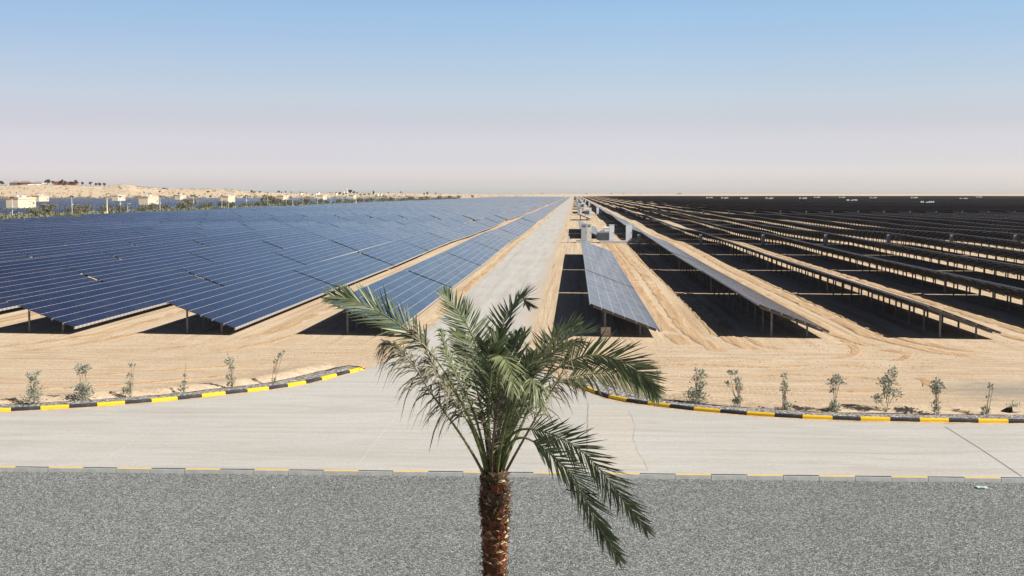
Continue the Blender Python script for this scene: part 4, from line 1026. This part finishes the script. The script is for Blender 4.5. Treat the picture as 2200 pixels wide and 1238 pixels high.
def spline(P, n):
    out = []; m = len(P) - 1
    for s in range(n + 1):
        f = s / n * m; i = min(int(f), m - 1); t = f - i
        p0, p1, p2, p3 = P[max(i-1, 0)], P[i], P[i+1], P[min(i+2, m)]
        out.append(.5 * ((2*p1) + (-p0+p2)*t + (2*p0-5*p1+4*p2-p3)*t*t + (-p0+3*p1-3*p2+p3)*t**3))
    return out
def frond(pix, dep, roll, start=.3, leaf='frond', L=.42, droop=.15, V=.35, n=44, ang=48, jit=.1, rach='rachis', width=.0125, r0=.022, drop=0.0, seed=0, Lb=.7):
    """pix: midrib in the photo, dep: how far each point is behind (+) or before (-) the trunk"""
    rg = random.Random(seed * 13 + 5)
    m = len(pix); P = []
    for i, q in enumerate(pix):
        f = i / (m - 1) * (len(dep) - 1); a = int(min(f, len(dep) - 2)); dd = dep[a] + (dep[a+1] - dep[a]) * (f - a)
        P.append(at_y(q[0], q[1], PY + dd))
    C_ = spline(P, 60); mb = MB()
    rad = [r0 * (1 - .86 * (i / 60)) for i in range(61)]
    rad[0] = r0 * 1.5; rad[1] = r0 * 1.3; rad[2] = r0 * 1.15
    mb.tube(C_, rad, 6, 1)
    chord = (C_[-1] - C_[0])
    view = Vector((0, -1, 0))
    for i in range(n):
        t = start + (1 - start) * (i + .5) / n; f = t * 60; k = min(int(f), 59); p = C_[k].lerp(C_[k+1], f - k); T = (C_[min(k+2, 60)] - C_[max(k-1, 0)]).normalized()
        N = (Vector((0, 0, 1)) - T * T.z); N = N.normalized() if N.length > .15 else -view
        Sd = T.cross(N).normalized(); u = (t - start) / (1 - start)
        cr_, sr_ = cos(roll), sin(roll); S2 = Sd * cr_ + N * sr_; N2 = N * cr_ - Sd * sr_
        env = (Lb + (1 - Lb) * min(1, u / .25)) * (1 - .62 * max(0, (u - .55) / .45) ** 1.3)
        al = radians(ang) * (1.12 - .62 * u ** 1.5)
        for side in (-1, 1):
            if rg.random() < drop: continue
            l = L * env * rg.uniform(.82, 1.1); a_ = al + rg.gauss(0, jit); v_ = V + rg.gauss(0, jit * 1.6)
            d_ = T * cos(a_) + (S2 * side * cos(v_) + N2 * sin(v_)) * sin(a_); d_.normalize()
            pl = N2.cross(d_).normalized() if abs(N2.dot(d_)) < .97 else S2
            nrm = d_.cross(pl).normalized(); tw = rg.uniform(-.5, .5); pl = pl * cos(tw) + nrm * sin(tw)
            w = width * (.8 + .4 * rg.random()); g = Vector((0, 0, -1)) * l * droop * rg.uniform(.5, 1.5)
            pts = [p, p + d_ * l * .3 + g * .08, p + d_ * l * .68 + g * .42, p + d_ * l * .97 + g * 1.0]
            ws = [w * .5, w, w * .72, .0008]
            vs = []
            for q, ww in zip(pts, ws): vs += [q + pl * ww, q - pl * ww]
            mb.add(vs, [(0, 1, 3, 2), (2, 3, 5, 4), (4, 5, 7, 6)], 0)
    # thorny stalk below the leaflets
    for i in range(int(start * 34)):
        t = start * (i + 4) / (start * 34 + 4); f = t * 60; k = min(int(f), 59); p = C_[k]; T = (C_[min(k+1, 60)] - C_[max(k-1, 0)]).normalized(); Sd = T.cross(Vector((.2, 1, .1))).normalized() * (1 if i % 2 else -1)
        d_ = (T * .8 + Sd * .6 + view * rg.uniform(-.5, .5)).normalized(); l = rg.uniform(.04, .12) * (.5 + t / max(start, .01)); w = T.cross(d_).cross(d_).normalized() * .003
        mb.add([p + w, p - w, p + d_ * l], [(0, 1, 2)], 0)
    return mb.obj('frond', [M[leaf], M[rach]], palm)
h = pi / 2
FR = [
 # upper left long frond
 dict(pix=[(1050,1034),(1034,960),(1000,880),(950,790),(904,735),(862,700),(810,668),(758,645),(716,637)], dep=[0,.1,.2,.2,.1], roll=1.15, start=.46, leaf='frond', L=.50, ang=38, V=.1, droop=.05, n=60, width=.0125),
 # upper left of centre
 dict(pix=[(1058,1034),(1052,940),(1045,850),(1030,770),(1010,712),(985,672),(956,630)], dep=[0,.2,.5,.9,1.2], roll=.35, start=.34, leaf='frond', L=.44, ang=58, V=.15, droop=-.05, n=62, width=.013),
 # upper right of centre, tip nods right
 dict(pix=[(1066,1034),(1064,920),(1066,820),(1070,750),(1082,695),(1100,660),(1122,640),(1136,655)], dep=[0,.3,.6,1.0,1.2], roll=.3, start=.36, leaf='frond', L=.40, ang=46, V=.25, droop=-.03, n=60, width=.0125),
 # centre fronds coming towards the camera
 dict(pix=[(1060,1034),(1062,930),(1066,830),(1070,775),(1078,765),(1094,790),(1104,840)], dep=[0,-.1,-.3,-.8,-1.2], roll=0, start=.5, leaf='frond_p', L=.34, ang=42, V=.2, droop=.25, n=40),
 dict(pix=[(1058,1034),(1050,930),(1052,840),(1056,790),(1050,760),(1040,740)], dep=[0,-.1,-.2,-.4,-.6], roll=.3, start=.3, leaf='frond', L=.40, ang=48, V=.3, droop=.0, n=50, width=.014),
 dict(pix=[(1064,1034),(1070,930),(1080,840),(1092,780),(1100,742),(1112,715)], dep=[0,.1,.3,.6,.9], roll=.4, start=.25, leaf='frond', L=.38, ang=50, V=.3, droop=.05, n=50, width=.014),
 # right: fan like top
 dict(pix=[(1068,1034),(1082,960),(1108,870),(1140,800),(1172,752),(1206,718),(1236,700)], dep=[0,.2,.5,.7,.8], roll=.55, start=.42, leaf='frond', L=.46, ang=52, V=.25, droop=-.04, n=52, width=.014),
 dict(pix=[(1068,1034),(1086,950),(1114,870),(1142,815),(1176,770),(1212,742),(1248,735)], dep=[0,.0,.1,.1,.1], roll=.8, start=.35, leaf='frond_d', L=.40, ang=55, V=.2, droop=.35, n=54, jit=.3),
 # right long arching, dark underside
 dict(pix=[(1068,1030),(1092,940),(1130,860),(1180,805),(1236,772),(1290,764),(1340,780),(1380,806),(1408,838)], dep=[0,-.1,-.1,-.1,0], roll=1.1, start=.42, leaf='frond', L=.47, ang=46, V=.1, droop=.02, n=70, width=.013),
 dict(pix=[(1068,1030),(1100,930),(1140,862),(1190,825),(1240,808),(1290,802),(1340,806),(1378,822),(1410,850)], dep=[0,.1,.4,.6,.7], roll=1.3, start=.45, leaf='frond_p', L=.34, ang=50, V=-.1, droop=.25, n=54, rach='rachis'),
 # brown stalk on the right with dry leaflets
 dict(pix=[(1078,1030),(1104,982),(1136,925),(1168,868),(1196,822),(1216,780),(1232,735)], dep=[0,-.2,-.3,-.3,-.2], roll=.7, start=.36, leaf='frond_d', L=.36, ang=60, V=0, droop=.75, n=44, jit=.45, rach='rachis_b', drop=.15, width=.009),
 # green fresh stalk, right
 dict(pix=[(1072,1034),(1092,975),(1120,915),(1150,850),(1176,806),(1190,776)], dep=[0,-.1,.1,.3,.4], roll=.5, start=.45, leaf='frond_p', L=.36, ang=50, V=.1, droop=.3, n=36, r0=.03),
 # grey drooping cluster front right of centre
 dict(pix=[(1066,1034),(1078,950),(1096,880),(1120,832),(1140,812),(1150,830)], dep=[0,-.3,-.6,-.9,-1.1], roll=.3, start=.42, leaf='frond_p', L=.44, ang=62, V=-.2, droop=.9, n=40, jit=.3, width=.013),
 # far left drooping dry
 dict(pix=[(1040,1020),(1016,976),(991,936),(955,885),(920,835),(893,792),(868,762),(846,742),(826,738)], dep=[0,-.1,-.2,-.2,-.1], roll=.9, start=.34, leaf='frond_d', L=.40, ang=58, V=-.1, droop=.85, n=76, jit=.35, rach='rachis', width=.0105),
 dict(pix=[(1046,1014),(1030,965),(1010,915),(984,872),(955,826),(928,780),(906,736),(893,706)], dep=[0,.1,.2,.2,.2], roll=.6, start=.34, leaf='frond_d', L=.40, ang=50, V=.1, droop=.6, n=78, jit=.35, width=.012),
 dict(pix=[(1050,1018),(1038,960),(1022,900),(1000,846),(976,800),(958,754),(948,712)], dep=[0,0,-.1,-.1,-.1], roll=.5, start=.32, leaf='frond_p', L=.40, ang=52, V=.1, droop=.55, n=74, jit=.3, width=.012),
 dict(pix=[(1054,1024),(1046,960),(1036,890),(1020,820),(1000,772),(984,740)], dep=[0,.3,.6,.9,1.1], roll=.4, start=.3, leaf='frond_d', L=.38, ang=50, V=.1, droop=.5, n=46, jit=.3, rach='rachis_b', width=.010),
 dict(pix=[(1044,1012),(1026,950),(1004,890),(975,840),(944,806),(912,786)], dep=[0,-.2,-.5,-.8,-1.0], roll=.5, start=.42, leaf='frond_d', L=.34, ang=55, V=0, droop=.8, n=38, jit=.4, width=.009),
 # upright inner ones
 dict(pix=[(1062,1034),(1064,950),(1062,870),(1060,800),(1066,745),(1078,712)], dep=[0,.1,.2,.4,.5], roll=-.4, start=.3, leaf='frond', L=.36, ang=40, V=.4, droop=.1, n=46),
 dict(pix=[(1056,1034),(1058,960),(1066,890),(1070,850),(1072,810)], dep=[0,-.3,-.5,-.9,-1.2], roll=.1, start=.12, leaf='frond_d', L=.32, ang=45, V=.2, droop=.35, n=40, jit=.3, rach='rachis_b', width=.009),
 dict(pix=[(1066,1034),(1072,960),(1086,900),(1100,850),(1124,800),(1152,764)], dep=[0,-.2,-.5,-.7,-.8], roll=.8, start=.3, leaf='frond', L=.40, ang=48, V=.2, droop=.15, n=46),
 dict(pix=[(1070,1034),(1090,960),(1116,896),(1152,850),(1200,822),(1250,822)], dep=[0,.3,.8,1.2,1.4], roll=.9, start=.4, leaf='frond_d', L=.40, ang=52, V=.1, droop=.5, n=46, jit=.3, width=.010),
 dict(pix=[(1068,1034),(1090,950),(1120,860),(1156,790),(1196,742),(1232,722),(1262,716)], dep=[0,.4,.9,1.4,1.9], roll=.15, start=.45, leaf='frond', L=.52, ang=56, V=.35, droop=-.08, n=62, width=.013),
 dict(pix=[(1066,1034),(1084,940),(1112,850),(1150,790),(1190,756),(1226,740)], dep=[0,-.1,-.3,-.6,-.9], roll=.5, start=.35, leaf='frond_p', L=.40, ang=55, V=.3, droop=.25, n=50, jit=.25, width=.011),
 dict(pix=[(1068,1034),(1080,950),(1096,870),(1106,800),(1110,750),(1128,716)], dep=[0,.3,.7,1.1,1.4], roll=.2, start=.3, leaf='frond', L=.42, ang=50, V=.3, droop=.0, n=50, width=.014),
 dict(pix=[(1060,1034),(1050,950),(1034,870),(1014,800),(1000,750),(980,715)], dep=[0,.4,.9,1.3,1.6], roll=.1, start=.3, leaf='frond', L=.42, ang=52, V=.3, droop=.05, n=50, width=.014),
 dict(pix=[(1066,1034),(1070,950),(1082,880),(1096,836),(1120,800)], dep=[0,-.1,-.1,-.2,-.3], roll=1.2, start=.2, leaf='frond_d', L=.30, ang=50, V=.2, droop=.4, n=44, jit=.4, rach='rachis_b', width=.009),
 # the two lower right fronds that hang over the gravel
 dict(pix=[(1078,1000),(1088,965),(1104,946),(1127,941),(1156,955),(1190,982),(1227,1018),(1252,1060),(1276,1110),(1300,1150),(1328,1198)], dep=[0,-.3,-.5,-.7,-.8], roll=1.15, start=.36, leaf='frond', L=.475, ang=44, V=.05, droop=.0, n=66, width=.0145),
 dict(pix=[(1080,980),(1092,945),(1112,926),(1140,922),(1176,930),(1216,947),(1256,975),(1296,1017),(1331,1064),(1362,1102),(1388,1138)], dep=[0,-.2,-.2,-.3,-.3], roll=1.15, start=.30, leaf='frond', L=.475, ang=44, V=.05, droop=.0, n=70, width=.013),
]
for i, k_ in enumerate(FR): frond(seed=i, **k_)
# a loose hanging leaflet
mb = MB(); p = at_y(1196, 990, PY - .4); q = at_y(1204, 1050, PY - .4); mb.add([p, p + Vector((.02, 0, -.15)), q, p + Vector((-.008, 0, -.15))], [(0, 1, 2, 3)]); mb.obj('hanging_leaflet', M['frond'], palm)

# ------------------------------------------------------------------ desert air
hz = MB(); hz.box(-5200, 5200, -200, 6200, -2.0, 75.0)
mt = bpy.data.materials.new('haze'); mt.use_nodes = True; nt = mt.node_tree; nt.nodes.remove(nt.nodes['Principled BSDF'])
pv = nt.nodes.new('ShaderNodeVolumePrincipled'); pv.inputs['Color'].default_value = (.93, .93, .95, 1); pv.inputs['Density'].default_value = 3.2e-5; pv.inputs['Anisotropy'].default_value = .2
nt.links.new(pv.outputs[0], nt.nodes['Material Output'].inputs['Volume'])
stuff(hz.obj('haze', mt))
